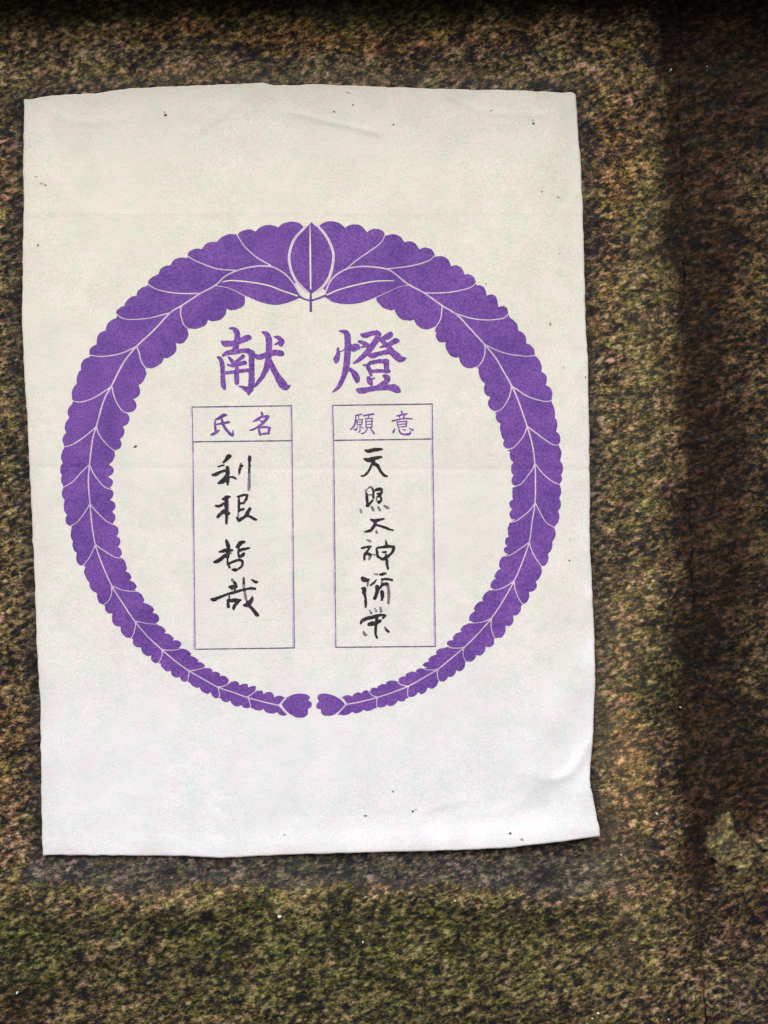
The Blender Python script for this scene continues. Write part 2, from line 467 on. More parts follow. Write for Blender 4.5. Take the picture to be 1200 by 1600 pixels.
# the broad block that carries the paper
nx = int((1080 + 330) / STEP); ny = int((1900 - 14) / STEP)
U = np.linspace(0, 1, nx)[None, :]; Yr = np.linspace(-22, 1900, ny)[:, None]
Xl = -330 + 0 * Yr; Xr = joint_x(Yr)
X = Xl + (Xr - Xl) * U; Y = Yr + 0 * X
edge = Xr - X
H = relief(X, Y)
H = H * (1 - 0.85 * smooth(-6, 22, inside_paper(X, Y, 0))) - 0.0006
H = H - 0.0042 * smooth(60, 0, edge) ** 1.6 - 0.004 * smooth(22, 0, Y + 22) ** 1.5
H = H - 0.0022 * smooth(95, 20, edge)
stone_slab('stone_block', X, Y, H, wall, 'broad speckled block, mossy towards its foot')
# the darker block beyond the upright joint, set a little back
nx = int(420 / STEP)
U = np.linspace(0, 1, nx)[None, :]
Xl = joint_x(Yr) + 2.2 + 2.2 * vnoise(Yr * 0 + 9, Yr, 11, 33); Xr = 1500 + 0 * Yr
X = Xl + (Xr - Xl) * U; Y = Yr + 0 * X
H = relief(X + 900, Y + 300) * 1.2 - 0.0050 - 0.003 * smooth(40, 0, X - Xl) ** 1.5 - 0.004 * smooth(22, 0, Y + 22) ** 1.5
stone_slab('stone_block', X, Y, H, wall, 'dark block beyond the upright joint')
# added course above, out of view, jutting out to shade the wall's top
rows = []
prof = [(-27.0, -0.0095), (-28, -0.006), (-30, -0.0015)]
OVER = 0.066
prof += [(-32, 0.004), (-33, 0.012), (-34, 0.025), (-35, 0.045), (-36, OVER - .006), (-40, OVER - .001), (-48, OVER)]
prof += [(-48 - k, OVER) for k in range(12, 420, 12)]
xs = np.arange(-330, 1500, STEP * 1.3)
X = np.tile(xs, (len(prof), 1))[::-1]
Y = np.array([[p[0]] for p in prof])[::-1] + 0 * X + 1.6 * vnoise(X, X * 0, 45, 91)
H = np.array([[p[1]] for p in prof])[::-1] + 0 * X
H = H + 0.6 * relief(X, Y * 2 + 90)
stone_slab('stone_block', X, Y, H, wall, 'added overhanging course above the view that shades the wall, dark green with moss')
# mortar bed behind the joints, deep and dark
jy = np.linspace(0, 1900, 300)[:, None]; ju = np.linspace(-60, 60, 14)[None, :]
X = joint_x(jy) + ju; Y = jy + 0 * X
mb = stone_slab('mortar_joint', X, Y, -0.0080 + 0.0022 * vnoise(X, Y, 14, 95), wall, 'deep dark upright joint', depth=.05)

# the rough pale mortar lump low on the right block
def lump():
    outline = catmull([(1133,1277),(1144,1275),(1151,1284),(1153,1300),(1158,1312),(1176,1314),(1200,1310),(1224,1308),(1238,1330),(1232,1356),(1210,1358),(1194,1356),(1188,1368),(1182,1384),(1172,1386),(1166,1372),(1150,1380),(1136,1390),(1124,1376),(1122,1350),(1110,1342),(1106,1326),(1114,1310),(1118,1292),(1133,1277)], 4)[:-1]
    xs = np.arange(1095, 1250, 2.0); ys = np.arange(1262, 1402, 2.0)
    X, Y = np.meshgrid(xs, ys)
    sd = poly_sdf(X, Y, outline) - 4 + 5.0 * fbm(X, Y, 11, 301, 2)
    top = 0.0018 * fbm(X, Y, 14, 315, 3) * smooth(2, -6, sd) + 0.0060 * smooth(6, -12, sd) * (1 - .6 * smooth(1330, 1395, Y)) - 0.0040 * smooth(-4, 8, sd) + 0.0009 * fbm(X, Y, 12, 305, 3)
    o = stone_slab('mortar_patch', X, Y, -0.0062 - 0.002 + top, wall, 'pale grey-green lump of old mortar', depth=.03)
    n = len(o.data.vertices)
    co = np.empty(n * 3, np.float32); o.data.vertices.foreach_get('co', co); co = co.reshape(-1, 3)
    px = co[:, 0] / S + 600; py = 800 - co[:, 2] / S
    k = .85 * smooth(6, -8, poly_sdf(px, py, outline) - 4 + 5.0 * fbm(px, py, 11, 301, 2)) * (1 - .55 * smooth(1350, 1400, py)) * (.75 + .25 * fbm(px, py, 16, 311, 3))
    m, r, d, g, p = stains(px, py, '')
    colour_attr(o.data, 'stain', 0, 0, 0); a = o.data.color_attributes['stain'].data
    arr = np.ones((n, 4), np.float32); arr[:, 0] = np.maximum(m, blob(px, py, 1128, 1318, 16, 14, 1.0) + .55 * k); arr[:, 1] = r * .4; arr[:, 2] = d * (1 - k)
    a.foreach_set('color', arr.ravel())
    arr = np.ones((n, 4), np.float32); arr[:, 0] = .1 * k; arr[:, 1] = 1.0 * k; arr[:, 2] = 0
    o.data.color_attributes['stain_b'].data.foreach_set('color', arr.ravel())
def _safe_attr():
    pass
_old = colour_attr
def colour_attr(me, name, r, g, b):
    if name in me.color_attributes: me.color_attributes.remove(me.color_attributes[name])
    _old(me, name, r, g, b)
lump()

# white quartz grains that glint on the stone
def grain(px, py, w_, h_):
    n = 7
    ring = [(px + w_ * .5 * math.cos(2 * math.pi * k / n) * random.uniform(.7, 1.2), py + h_ * .5 * math.sin(2 * math.pi * k / n) * random.uniform(.7, 1.2)) for k in range(n)]
    back = 0.0062 if px > 1085 else 0.0
    hh = 0.0022 - back
    v = [tuple(P3(x, y, hh - .003)) for x, y in ring] + [tuple(P3(px + (x - px) * .6, py + (y - py) * .6, hh)) for x, y in ring] + [tuple(P3(px, py, hh + .0004))]
    f = [(k, (k + 1) % n, n + (k + 1) % n, n + k) for k in range(n)] + [(n + k, n + (k + 1) % n, 2 * n) for k in range(n)]
    mesh_obj('quartz_grain', v, f, M_QUARTZ, wall, False)
for g in [(1048,110,4,5),(1107,101,3,4),(437,1432,7,3.5),(567,1472,3,3),(934,1582,6,5),(925,1590,4,3),(1063,1105,3,3),(1026,1271,4,3),(1127,323,3,3),(1010,19,3,3),(27,1551,3.5,3),(970,1335,3,3),(958,128,3,3),(711,1407,3,3),(1040,250,2.5,2.5),(1044,1592,3,3)]:
    grain(*g)

# ------------------------------------------------------------ the sheet of paper
CELL = 2.5
nx = 350; ny = 478
U = np.linspace(0, 1, nx)[None, :]; V = np.linspace(0, 1, ny)[:, None]
# Coons patch between the four traced edges
def edge_pts(pts, key, n):
    a = np.array(pts, float); t = np.linspace(a[0, key], a[-1, key], n)
    return np.stack([np.interp(t, a[:, key], a[:, 0]), np.interp(t, a[:, key], a[:, 1])], -1)
eT, eB, eL, eR = edge_pts(TOP, 0, nx), edge_pts(BOT, 0, nx), edge_pts(LEF, 1, ny), edge_pts(RIG, 1, ny)
G = ((1 - V)[..., None] * eT[None] + V[..., None] * eB[None] + (1 - U)[..., None] * eL[:, None] + U[..., None] * eR[:, None]
     - ((1 - U) * (1 - V))[..., None] * eT[0] - (U * (1 - V))[..., None] * eT[-1] - ((1 - U) * V)[..., None] * eB[0] - (U * V)[..., None] * eB[-1])
X, Y = G[..., 0].copy(), G[..., 1].copy()
# torn, slightly fuzzy edges
rim = np.zeros_like(X); rim[0, :] = rim[-1, :] = 1; rim[:, 0] = rim[:, -1] = 1
X += rim * 0.7 * fbm(X, Y, 14, 401, 3); Y += rim * 0.7 * fbm(X, Y, 14, 407, 3)
Hh = paper_h(X, Y)
sheet = bpy.data.objects.new('paper_notice', None); C.objects.link(sheet)
sheet['label'] = 'white paper sheet with purple leaf wreath and brushed black characters, stuck on granite'
sheet['category'] = 'paper notice'
front = P3(X.ravel(), Y.ravel(), Hh.ravel()); back = P3(X.ravel(), Y.ravel(), Hh.ravel() - 0.00022)
n = nx * ny
ring = np.concatenate([np.arange(nx), np.arange(1, ny) * nx + nx - 1, (ny - 1) * nx + np.arange(nx)[::-1][1:], np.arange(ny)[::-1][1:-1] * nx])
k2 = np.roll(ring, -1)
quads = np.concatenate([grid_faces(nx, ny), grid_faces(nx, ny, n, True), np.stack([ring, k2, k2 + n, ring + n], -1)])
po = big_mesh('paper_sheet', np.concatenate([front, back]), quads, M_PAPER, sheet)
ag = smooth(950, 350, Y) * smooth(120, 300, Y) * .9 + .5 * smooth(250, 100, Y)
ed = np.minimum(np.minimum(X - interp(LEF, 1, 0, Y), interp(RIG, 1, 0, Y) - X), np.minimum(Y - interp(TOP, 0, 1, X), interp(BOT, 0, 1, X) - Y))
soil_and_shade = (.45 * smooth(150, 0, Y - 140) * (0.5 + .5 * fbm(X, Y, 120, 421, 3)) + blob(X, Y, 880, 270, 40, 160, .25) + .4 * smooth(5, 0, ed)  # upper part paints in overhang shade; also soiled edges, smudges, darkened creases
        + .42 * smooth(34, 0, ed) * (0.5 + .5 * fbm(X, Y, 50, 425, 3)) + blob(X, Y, 66, 288, 20, 8, .4) + blob(X, Y, 840, 1215, 26, 5, .35)
        + blob(X, Y, 700, 1262, 45, 9, .18) + .35 * np.exp(-(seg_dist(X, Y, [(470,181),(500,190),(560,203),(586,210)]) / 3.5) ** 2)
        + .16 * np.exp(-(np.abs(Y - 732) / 1.6)) + .14 * np.exp(-(np.abs(Y - 335) / 1.6)) + blob(X, Y, 850, 290, 30, 30, .15))
blue = smooth(900, 1250, Y) * .9 + .5 * smooth(30, 0, interp(RIG, 1, 0, Y) - X)  # light gradient painted in: cooler and brighter towards the foot; right edge bluer
z2 = lambda a: np.concatenate([np.clip(a, 0, 1).ravel()] * 2)
_old(po.data, 'ageing_and_light', z2(ag), z2(soil_and_shade), z2(blue))

# ------------------------------------------------------------ the printed wreath
LS = [(470.7,464),(459.7,444.7),(445,428.2),(426.7,418),(406.5,416.3),(386.3,419),(368,424.5),(351.5,432.8),(336.8,446.5),(313,459.5),(284.1,478.2),(266.3,489.4),(240,517.5),(213.8,541.9),(193.2,568.2),(176.3,601),(163,626.3),(151.8,665.7),(145.7,686.3),(141,723.8),(139,753.8),(141.5,786.5),(144.7,821.3),(149.8,850.5),(160,880),(175.3,914.7),(192.7,942.3),(211,969.9),(231.7,994.3),(252.3,1013.3),(272.9,1031.2),(295.4,1047.4),(320.6,1062),(340.6,1073),(363.3,1080.7),(386,1088.8),(410.8,1095.7),(436,1101.5)]
RS = [(507.5,463),(509.3,455.7),(516.7,439.2),(529.5,427.2),(546,419.5),(568,416.8),(590,418.6),(606.5,421.7),(619.3,430),(637.7,444.7),(661.5,457.5),(690.8,478),(713.8,492.2),(734.4,513.8),(756.9,538.6),(773.8,558.8),(786.9,581.3),(799,603),(809.4,626.3),(823,666),(831,693.5),(835.4,723.8),(836.3,753),(835.6,785),(831,816),(826.6,846.5),(815,880),(803.4,906.5),(787.3,935.8),(767.9,965),(748.3,987.8),(726.3,1010),(705,1028),(685,1044.4),(661.7,1058.3),(638,1071.5),(614.8,1080.7),(590,1089),(564.2,1095.7),(541,1100)]
# one entry per leaf: attachment on the spine, the vein from there to its tip, and the lobes (start, peak, notch, peak, notch, peak, end)
L_OUT = [
 dict(v=[(423,415.3),(401,402.5),(382.7,386),(376,376),(370,366)], o=[(473.4,353.9),(468,349.5),(456,347.1),(443,350),(434.9,356),'n',(428,353.3),(417.5,352.4),(407,356),(399.2,362.5),'n',(392,359.4),(383.6,360),(376,363),(371,368)]),
 dict(v=[(368,423),(340.5,420.8),(316.7,412.6),(303,406.6),(293.5,400.5)], o=[(368,367.3),(361,366.4),(355.2,367.3),(346,372),(338.7,379.4),'n',(334,378.3),(328.6,379),(321,383),(315.8,390),'n',(310,388.9),(303.8,390),(297,393),(293.8,398)]),
 dict(v=[(313,459),(281.3,459),(255,455.3),(241,450.5),(231.5,444.5)], o=[(293.5,404.5),(286,403),(277.5,404),(271,408),(267.2,415),'n',(261,415.6),(255,418),(250.5,422),(248.5,428.8),'n',(243,431),(238.2,434),(233.5,438),(231.6,442.5)]),
 dict(v=[(268.2,488.5),(255,492.2),(232.5,497.8),(206.3,499.7),(193,498),(183.5,492)], o=[(229.4,447.6),(224,449),(219.4,451.9),(215.5,456),(213.8,462.6),'n',(208,463.5),(202.5,466.9),(197.5,472),(195,478.6),'n',(190,480),(186.6,482.8),(182.8,486),(181.9,489.5)]),
 dict(v=[(213.8,541.9),(191.3,552.2),(170.6,556.5),(155,557.2),(142,555.5)], o=[(183.2,497.4),(177,499.5),(172.5,502.5),(168,508),(166,516.9),'n',(160,519),(155.6,522.2),(152.5,529),(151.9,538.6),'n',(147.5,540.4),(144.4,542.9),(141,547),(140.6,553.2)]),
 dict(v=[(174,605),(150,620.7),(133,627.3),(123,628.6),(114.5,626.5)], o=[(140.8,558.5),(134.5,561),(130.3,564.4),(127.5,571),(127.5,578.8),'n',(124,582),(121.9,587),(120.6,593),(121,600.3),'n',(117,604),(114.4,609.4),(113,614),(113.4,620.7)]),
 dict(v=[(151.5,667),(134.4,681.6),(117.5,692.9),(108,697),(100.5,698.5)], o=[(114.2,631),(110,635.5),(107.2,641.3),(107,647),(109.3,653.5),'n',(104.5,659),(102.5,665.7),(102.5,671),(104.8,676),'n',(100.6,681),(98.8,686.3),(99,691),(101.6,695.7)]),
 dict(v=[(140.5,726),(128.8,737),(117.5,750),(108,757),(99,762)], o=[(100.8,701.8),(97.6,706.5),(96.5,712.5),(96.8,718),(99.3,723.5),'n',(96,728),(95,733.2),(95.4,738),(97.8,742.6),'n',(96.6,746),(96.5,750),(97,754),(99.7,758.5)]),
 dict(v=[(141,787.6),(134.4,798.8),(125,812),(119,817.5),(111,822)], o=[(99.4,764),(98,768),(97.8,772.6),(98.6,777),(102,781),'n',(100.6,787),(100.6,793.2),(102,799),(105.8,804.5),'n',(103.6,809),(103.4,813.8),(105.5,819),(110,821.5)]),
 dict(v=[(149.6,851.5),(146,860),(141.9,868.2),(137,876),(131,883.5)], o=[(113.6,823),(111.8,829),(111.5,834.5),(112,840),(115,845.7),'n',(114,850.5),(114.7,855),(116.6,860),(120.8,864),'n',(119.8,871),(121.3,877.6),(125,882.4),(129.7,883.4)]),
 dict(v=[(175.3,915),(175.5,924),(173.2,933.7),(169,940),(162,945)], o=[(134.6,886),(132.4,891),(133,896.8),(135.8,904),(141,910.5),'n',(140.6,915),(142.8,919.6),(147,924),(152.9,926.6),'n',(152.4,932),(153.7,937),(156,941.5),(160.2,943.2)]),
 dict(v=[(211,970.5),(212.4,977),(211,983.5),(209.5,990),(205.5,997)], o=[(165,946.5),(164.9,951),(166.7,955.3),(170.8,958),(176.6,958),'n',(175.6,966),(177.5,973.8),(182.5,978),(189.4,978.6),'n',(189.5,985),(192.7,991),(198,995.5),(203.5,996)]),
 dict(v=[(252.5,1014),(254.3,1019),(253.3,1024.7),(251.5,1030),(247.5,1036)], o=[(208.6,998.5),(208.1,1003),(210,1007.3),(214.6,1011),(221,1011.2),'n',(221.5,1016),(225.2,1021.4),(230.5,1024.6),(237,1024),'n',(236.6,1029),(239.3,1033.3),(243,1035.6),(246.8,1035)]),
 dict(v=[(295.2,1048),(296,1052),(295,1055),(294.6,1060),(293,1065)], o=[(251.6,1036),(252.8,1041),(256.6,1045.3),(261.5,1048.6),(267.6,1048),'n',(268,1052.5),(270.7,1056),(275.6,1058.4),(281.7,1057),'n',(282.6,1061),(285.9,1064),(289,1065),(292.3,1063.7)]),
 dict(v=[(340.7,1073.5),(342.2,1077),(342.8,1080.7),(343.4,1086),(342.4,1091)], o=[(297.1,1066),(300.2,1070.5),(305.5,1073.6),(308.6,1074.4),(312,1073),'n',(315,1079),(321,1082.6),(325.5,1083.4),(330.2,1081),'n',(331.6,1086),(335.6,1089.8),(338.5,1090.6),(341.5,1089.4)]),
 dict(v=[(387,1089),(389.5,1093),(391,1098),(392,1102),(391.5,1106.5)], o=[(345.3,1090.5),(348,1094.6),(353,1096.5),(357,1096),(360.3,1093.6),'n',(363,1099.5),(368,1102.5),(373,1103),(377.8,1100.8),'n',(380,1104.5),(383.9,1105.7),(387,1106),(390.3,1104.4)]),
 dict(v=[(436,1101.5),(440,1106),(444,1110.8),(447.5,1114),(450,1117.5)], o=[(394.6,1105.4),(398.6,1108.4),(404.5,1109.4),(408.6,1109),(411.8,1107),'n',(416,1112),(422.7,1114),(428.5,1114),(433.2,1111.8),'n',(437.4,1116),(442.5,1117.6),(445.5,1117.6),(448,1116.3)]),
]
R_OUT = [
 dict(v=[(540.5,421.5),(558.8,406.2),(579,392.4),(590,384.5),(597.3,377.2),(602,366.5)], o=[(500.2,353),(507,348.2),(516.7,346.4),(530,349),(539.6,356.8),'n',(546,352.6),(555.2,351.3),(565,354),(573.5,363.6),'n',(581,359),(590,358.3),(597,361),(601,365.6)]),
 dict(v=[(604.7,420.7),(641.3,416.3),(665.2,409.8),(673,405.8),(680,399.5)], o=[(603.2,369.2),(610,367),(617.5,367.1),(626,371),(632.2,379.4),'n',(637,377.6),(643.2,378),(650,382.4),(655,390.2),'n',(662,387.6),(668.8,388.2),(675,391),(678,396.5)]),
 dict(v=[(662,458),(680,458.4),(704.4,457),(726.9,452.3),(737,448.5),(743.5,443)], o=[(680.5,401.6),(689.4,400.8),(698,404),(702,409),(704.4,416.8),'n',(710,415),(715.6,416),(722,420.6),(726,429.8),'n',(730,428.8),(734.4,430),(740,433.6),(742.6,439.6)]),
 dict(v=[(706,488.3),(736.3,497.8),(760.6,500.3),(781.3,498.8),(788,496.8),(794,491.5)], o=[(745,446.2),(751.3,446.8),(757,450.6),(760.6,462.8),'n',(765,460.8),(770,461),(776,466),(778.5,480.5),'n',(783,478.6),(787.8,479),(792,482),(793.6,488)]),
 dict(v=[(757.5,538.8),(773.8,546.6),(792.5,553.2),(816.9,556.5),(827,557),(836,555.6)], o=[(796,496.5),(803.8,502.5),(808,508),(809.6,517),'n',(814.6,519),(818.8,523.2),(821.6,529),(822,537.6),'n',(827,538.6),(831,542),(834.5,546.6),(835,553)]),
 dict(v=[(799.5,603.6),(824.4,619.8),(845,626.3),(854,627.6),(862,626)], o=[(839,559.4),(842.4,563.4),(844.7,568.2),(846,573.6),(845.2,580.8),'n',(850.4,584),(853.5,588.8),(854,595),(852,602.3),'n',(857.4,604.6),(861,609.4),(863,615),(861.6,622)]),
 dict(v=[(823.5,666.3),(843.3,681.3),(859,692.6),(866,695.2),(873.5,695.5)], o=[(861.5,629),(864.2,634),(865.4,639.3),(866.8,646),(866.2,653.3),'n',(869.4,657),(870.6,662),(870,668),(868.3,674.2),'n',(873,678.6),(875,684.8),(875,689.6),(872.6,693.6)]),
 dict(v=[(835.5,724),(848.5,740.8),(862.5,752),(869,755.3),(875,757)], o=[(873.4,698.6),(876,704),(876.8,709.3),(876,714.6),(874.2,719.6),'n',(878.2,725.6),(879.4,732),(878.2,738),(875.8,742.6),'n',(877.6,746),(877.7,749.5),(876.6,752.6),(874,755.2)]),
 dict(v=[(836,785.3),(843.3,800.3),(852,815),(858,820),(866,824)], o=[(874.4,759.4),(876.2,764),(876.5,768.8),(875.6,774),(873.2,778.2),'n',(875.6,783),(876,788),(874.6,794),(871.5,798.4),'n',(873.6,804.6),(873.2,810.8),(871,817),(867,821.3)]),
 dict(v=[(827,847.5),(829.6,858),(834.5,868.5),(840,877),(846,884.5)], o=[(866,826),(867.6,830.6),(867.6,835.3),(866,841),(862.7,845.6),'n',(862.9,851),(861.8,856.3),(859.6,861.6),(855.6,864.6),'n',(856.6,872),(854.8,879),(851,883.6),(847,884)]),
 dict(v=[(803,907.5),(804,918),(806.8,927),(811,936.5),(817,944.5)], o=[(845,885.8),(846.5,891),(845,896.8),(841.6,904),(836.3,908.4),'n',(838.4,913),(837.4,918.5),(832.6,923.4),(825.5,924.6),'n',(826.8,930),(825.5,935.8),(822.4,941),(817.9,943)]),
 dict(v=[(768,965.5),(766.8,974),(767.8,983.5),(770,991),(774,998)], o=[(813.6,946.4),(813.6,952),(811.2,957.5),(807,961),(801.3,961.4),'n',(802.2,968),(800.3,973.8),(796,977.6),(789.6,977.6),'n',(789.6,985),(786.3,992.4),(782,996),(776.6,996)]),
 dict(v=[(726,1010.3),(723.4,1015.6),(723.4,1022.5),(725,1028),(729,1035)], o=[(771.2,998.8),(771.9,1003),(770,1007.5),(765,1010.8),(758,1010),'n',(757.6,1016),(753.8,1021.6),(749.6,1024),(744,1023),'n',(742,1028.6),(737.5,1032.6),(734,1033.4),(730,1032.2)]),
 dict(v=[(685,1044.8),(683,1050),(683.3,1055),(684.4,1060),(687,1065)], o=[(726.4,1034.6),(726.4,1040),(723.4,1045.5),(718.6,1048.4),(712.6,1046.8),'n',(711.4,1051.4),(708.3,1055.2),(704.4,1057.4),(699.6,1056.6),'n',(697.8,1061),(694.2,1063.9),(691.6,1064.4),(688.8,1063.2)]),
 dict(v=[(638.4,1071.6),(637,1076.5),(637,1082.2),(637.2,1086.5),(638.6,1091)], o=[(684.6,1063.8),(683,1069.4),(679,1073.6),(673.4,1075.6),(668,1073.6),'n',(665.6,1079.6),(660.9,1083.2),(657,1084),(653.6,1080.8),'n',(649,1086),(643.3,1088.5),(641.6,1088.6),(639.9,1087.6)]),
 dict(v=[(590,1089.3),(588.6,1093),(588.7,1096.5),(588.4,1101),(589,1106)], o=[(634.8,1090),(632,1094.4),(627.5,1095.4),(624.6,1095.2),(622,1092.8),'n',(618,1099.4),(611.7,1102.2),(607.6,1102.6),(604.5,1100),'n',(600,1103.8),(594.3,1104.9),(592.6,1104.8),(591.2,1103.4)]),
 dict(v=[(541,1100.4),(537,1105),(532.5,1110),(529.5,1113.4),(527,1117.5)], o=[(585,1106.2),(581,1109),(575.2,1110.2),(571.4,1110.2),(568,1108),'n',(563.6,1112),(557.8,1113.8),(554,1113.8),(550.7,1111.2),'n',(545,1115.4),(537.3,1117),(534,1117),(531.4,1116)]),
]
L_IN = [
 dict(v=[(283.6,479.5),(282.8,490.5),(285,501),(289,509.5),(297,515.5)], o=[(382.7,463),(383.2,474),(379,480),(371.7,483.4),(362,485.4),(354.6,482.8),'n',(353.4,490),(350.6,494.6),(345.6,499.4),(338.7,501.8),(331,502.4),(325.2,500),'n',(323.6,505.6),(318.4,510.6),(305.7,514.5),(297,513)]),
 dict(v=[(215,543.5),(218,551),(219.9,560),(223,568),(229,576)], o=[(292.5,515),(294.6,520),(294.4,526.5),(288.8,534.6),(282.4,537.6),(275,536.4),'n',(276.4,542),(275.7,548),(273,553),(268.2,556.4),(262.6,560),(256.3,560),'n',(254.6,565),(249.4,570.5),(238.2,576),(231.6,575)]),
 dict(v=[(175.8,604.5),(178,616),(181.9,626.3),(187,636),(193.3,643),(201,646.5)], o=[(227.4,577.4),(229.4,582.4),(228.8,587.4),(226.6,592.4),(224,596.6),(221,600),(217,601.4),'n',(219.2,607),(219.9,613.2),(218,618),(214.7,621),(211.4,623.2),(207.8,622.8),'n',(212,627),(214,633.8),(213,638.6),(209,642.5),(203,644.6),(199,644)]),
 dict(v=[(151.8,667),(155,677.4),(160.7,686.3),(171.9,698.5),(182,705.5)], o=[(200.6,647.6),(203,651.6),(202.9,656.5),(200,663),(193,667),'n',(195.2,671.6),(195,677),(192.4,682.8),(187.5,686.8),'n',(190.6,691),(190.8,696),(187.4,701),(183.2,702.4)]),
 dict(v=[(141.3,727),(145.4,737),(151.3,746.3),(162.5,759.4),(169,763),(177,765.5)], o=[(179,706),(180.6,710),(179.4,714.8),(176.4,721),(170.4,726),'n',(176,729.6),(178.7,735),(175.6,741.6),(168.4,745),'n',(174.6,748),(177.7,753),(175.6,758.6),(171.9,761.3)]),
 dict(v=[(141.9,787.6),(147.6,795),(155,802.6),(164.4,812),(171,816.5),(179,820)], o=[(176.4,766),(178.6,770),(177.5,774.6),(175.8,778),(172.3,780.8),'n',(178.6,784),(181.5,789.5),(180.4,795),(176,799.4),'n',(180,803.6),(181.5,808.4),(180.4,813),(177.5,815.9)]),
 dict(v=[(150.4,850.5),(156.4,855.6),(164.4,860.7),(177.5,869.2),(184,871),(192,871.5)], o=[(181.4,821),(185,824.4),(186,829),(185.6,834),(182.6,837.8),'n',(187.6,841),(189,845.7),(188,850.4),(184.4,854),'n',(189,857.4),(191.3,862.8),(190.6,867),(187,869)]),
 dict(v=[(176,915.3),(183.6,918.4),(192.7,921.8),(204,923.4),(216,923.5)], o=[(191.6,872),(196,876.6),(198.3,883.8),(199,889),(196.6,892),'n',(202,894.6),(205.4,899),(206,903),(203.2,906.4),'n',(209.6,909),(213.9,914.4),(214,918),(210,920.8)]),
 dict(v=[(212,970.2),(220,971.6),(229.5,973.8),(239,974.6),(248,974.5)], o=[(217,925),(222,928.4),(224.9,933.7),(226,938),(223.6,941.1),'n',(232,943.6),(239.5,948.8),(241.4,953),(238.8,957),'n',(245,958.8),(249.2,963.2),(249,969),(244.7,973)]),
 dict(v=[(253.3,1013.8),(261,1015.4),(268.5,1015.4),(277,1014.6),(286,1011.5)], o=[(248,976.8),(253.6,978.4),(258.2,982.6),(259.6,986),(257.2,989),'n',(264.6,990),(269.9,994.4),(272,998),(269.2,1000.6),'n',(277.6,1000),(283.9,1004.2),(283,1008.6),(279.3,1011.8)]),
 dict(v=[(296.3,1047.2),(303,1047),(309.7,1045.5),(315.4,1044),(322,1041)], o=[(285,1013.2),(292,1014.6),(297,1018.4),(299.4,1021.6),(297.4,1024.5),'n',(304,1026),(309.9,1030.2),(311.4,1032.6),(308.4,1034.2),'n',(315,1034.4),(320.7,1039),(318.6,1042),(314,1044)]),
 dict(v=[(341,1072),(346,1072.4),(351,1071),(355.6,1069),(359,1066.5),(364,1063)], o=[(321.4,1044.6),(325,1043.2),(328.7,1043.5),(332,1046),(332.5,1050),'n',(338,1048.8),(342.2,1050.8),(344.6,1053.6),(343,1056.3),'n',(348.6,1055.2),(354,1057),(358,1062),(357,1065.6),(353.8,1068.2)]),
 dict(v=[(386,1088.2),(391,1086),(395.4,1083),(399.4,1080),(404,1076)], o=[(363.6,1065.6),(366,1063.8),(369.1,1063.4),(373,1066),(374.6,1070.6),'n',(379.6,1068),(384.9,1067.8),(388,1070),(388,1073.7),'n',(393.4,1071.4),(399.2,1071.3),(400.4,1075),(398.6,1079)]),
 dict(v=[(436.4,1100.7),(439.6,1097),(442.5,1093.3),(446,1089.6),(450,1086.5)], o=[(403.6,1079.6),(406,1078.2),(409.4,1078.6),(411.6,1081),(411,1084.8),'n',(416.6,1081.2),(423.6,1080.8),(427.4,1084),(429,1088.8),'n',(434,1086.6),(439.5,1086.4),(442,1087.4),(443.5,1089.2)]),
]
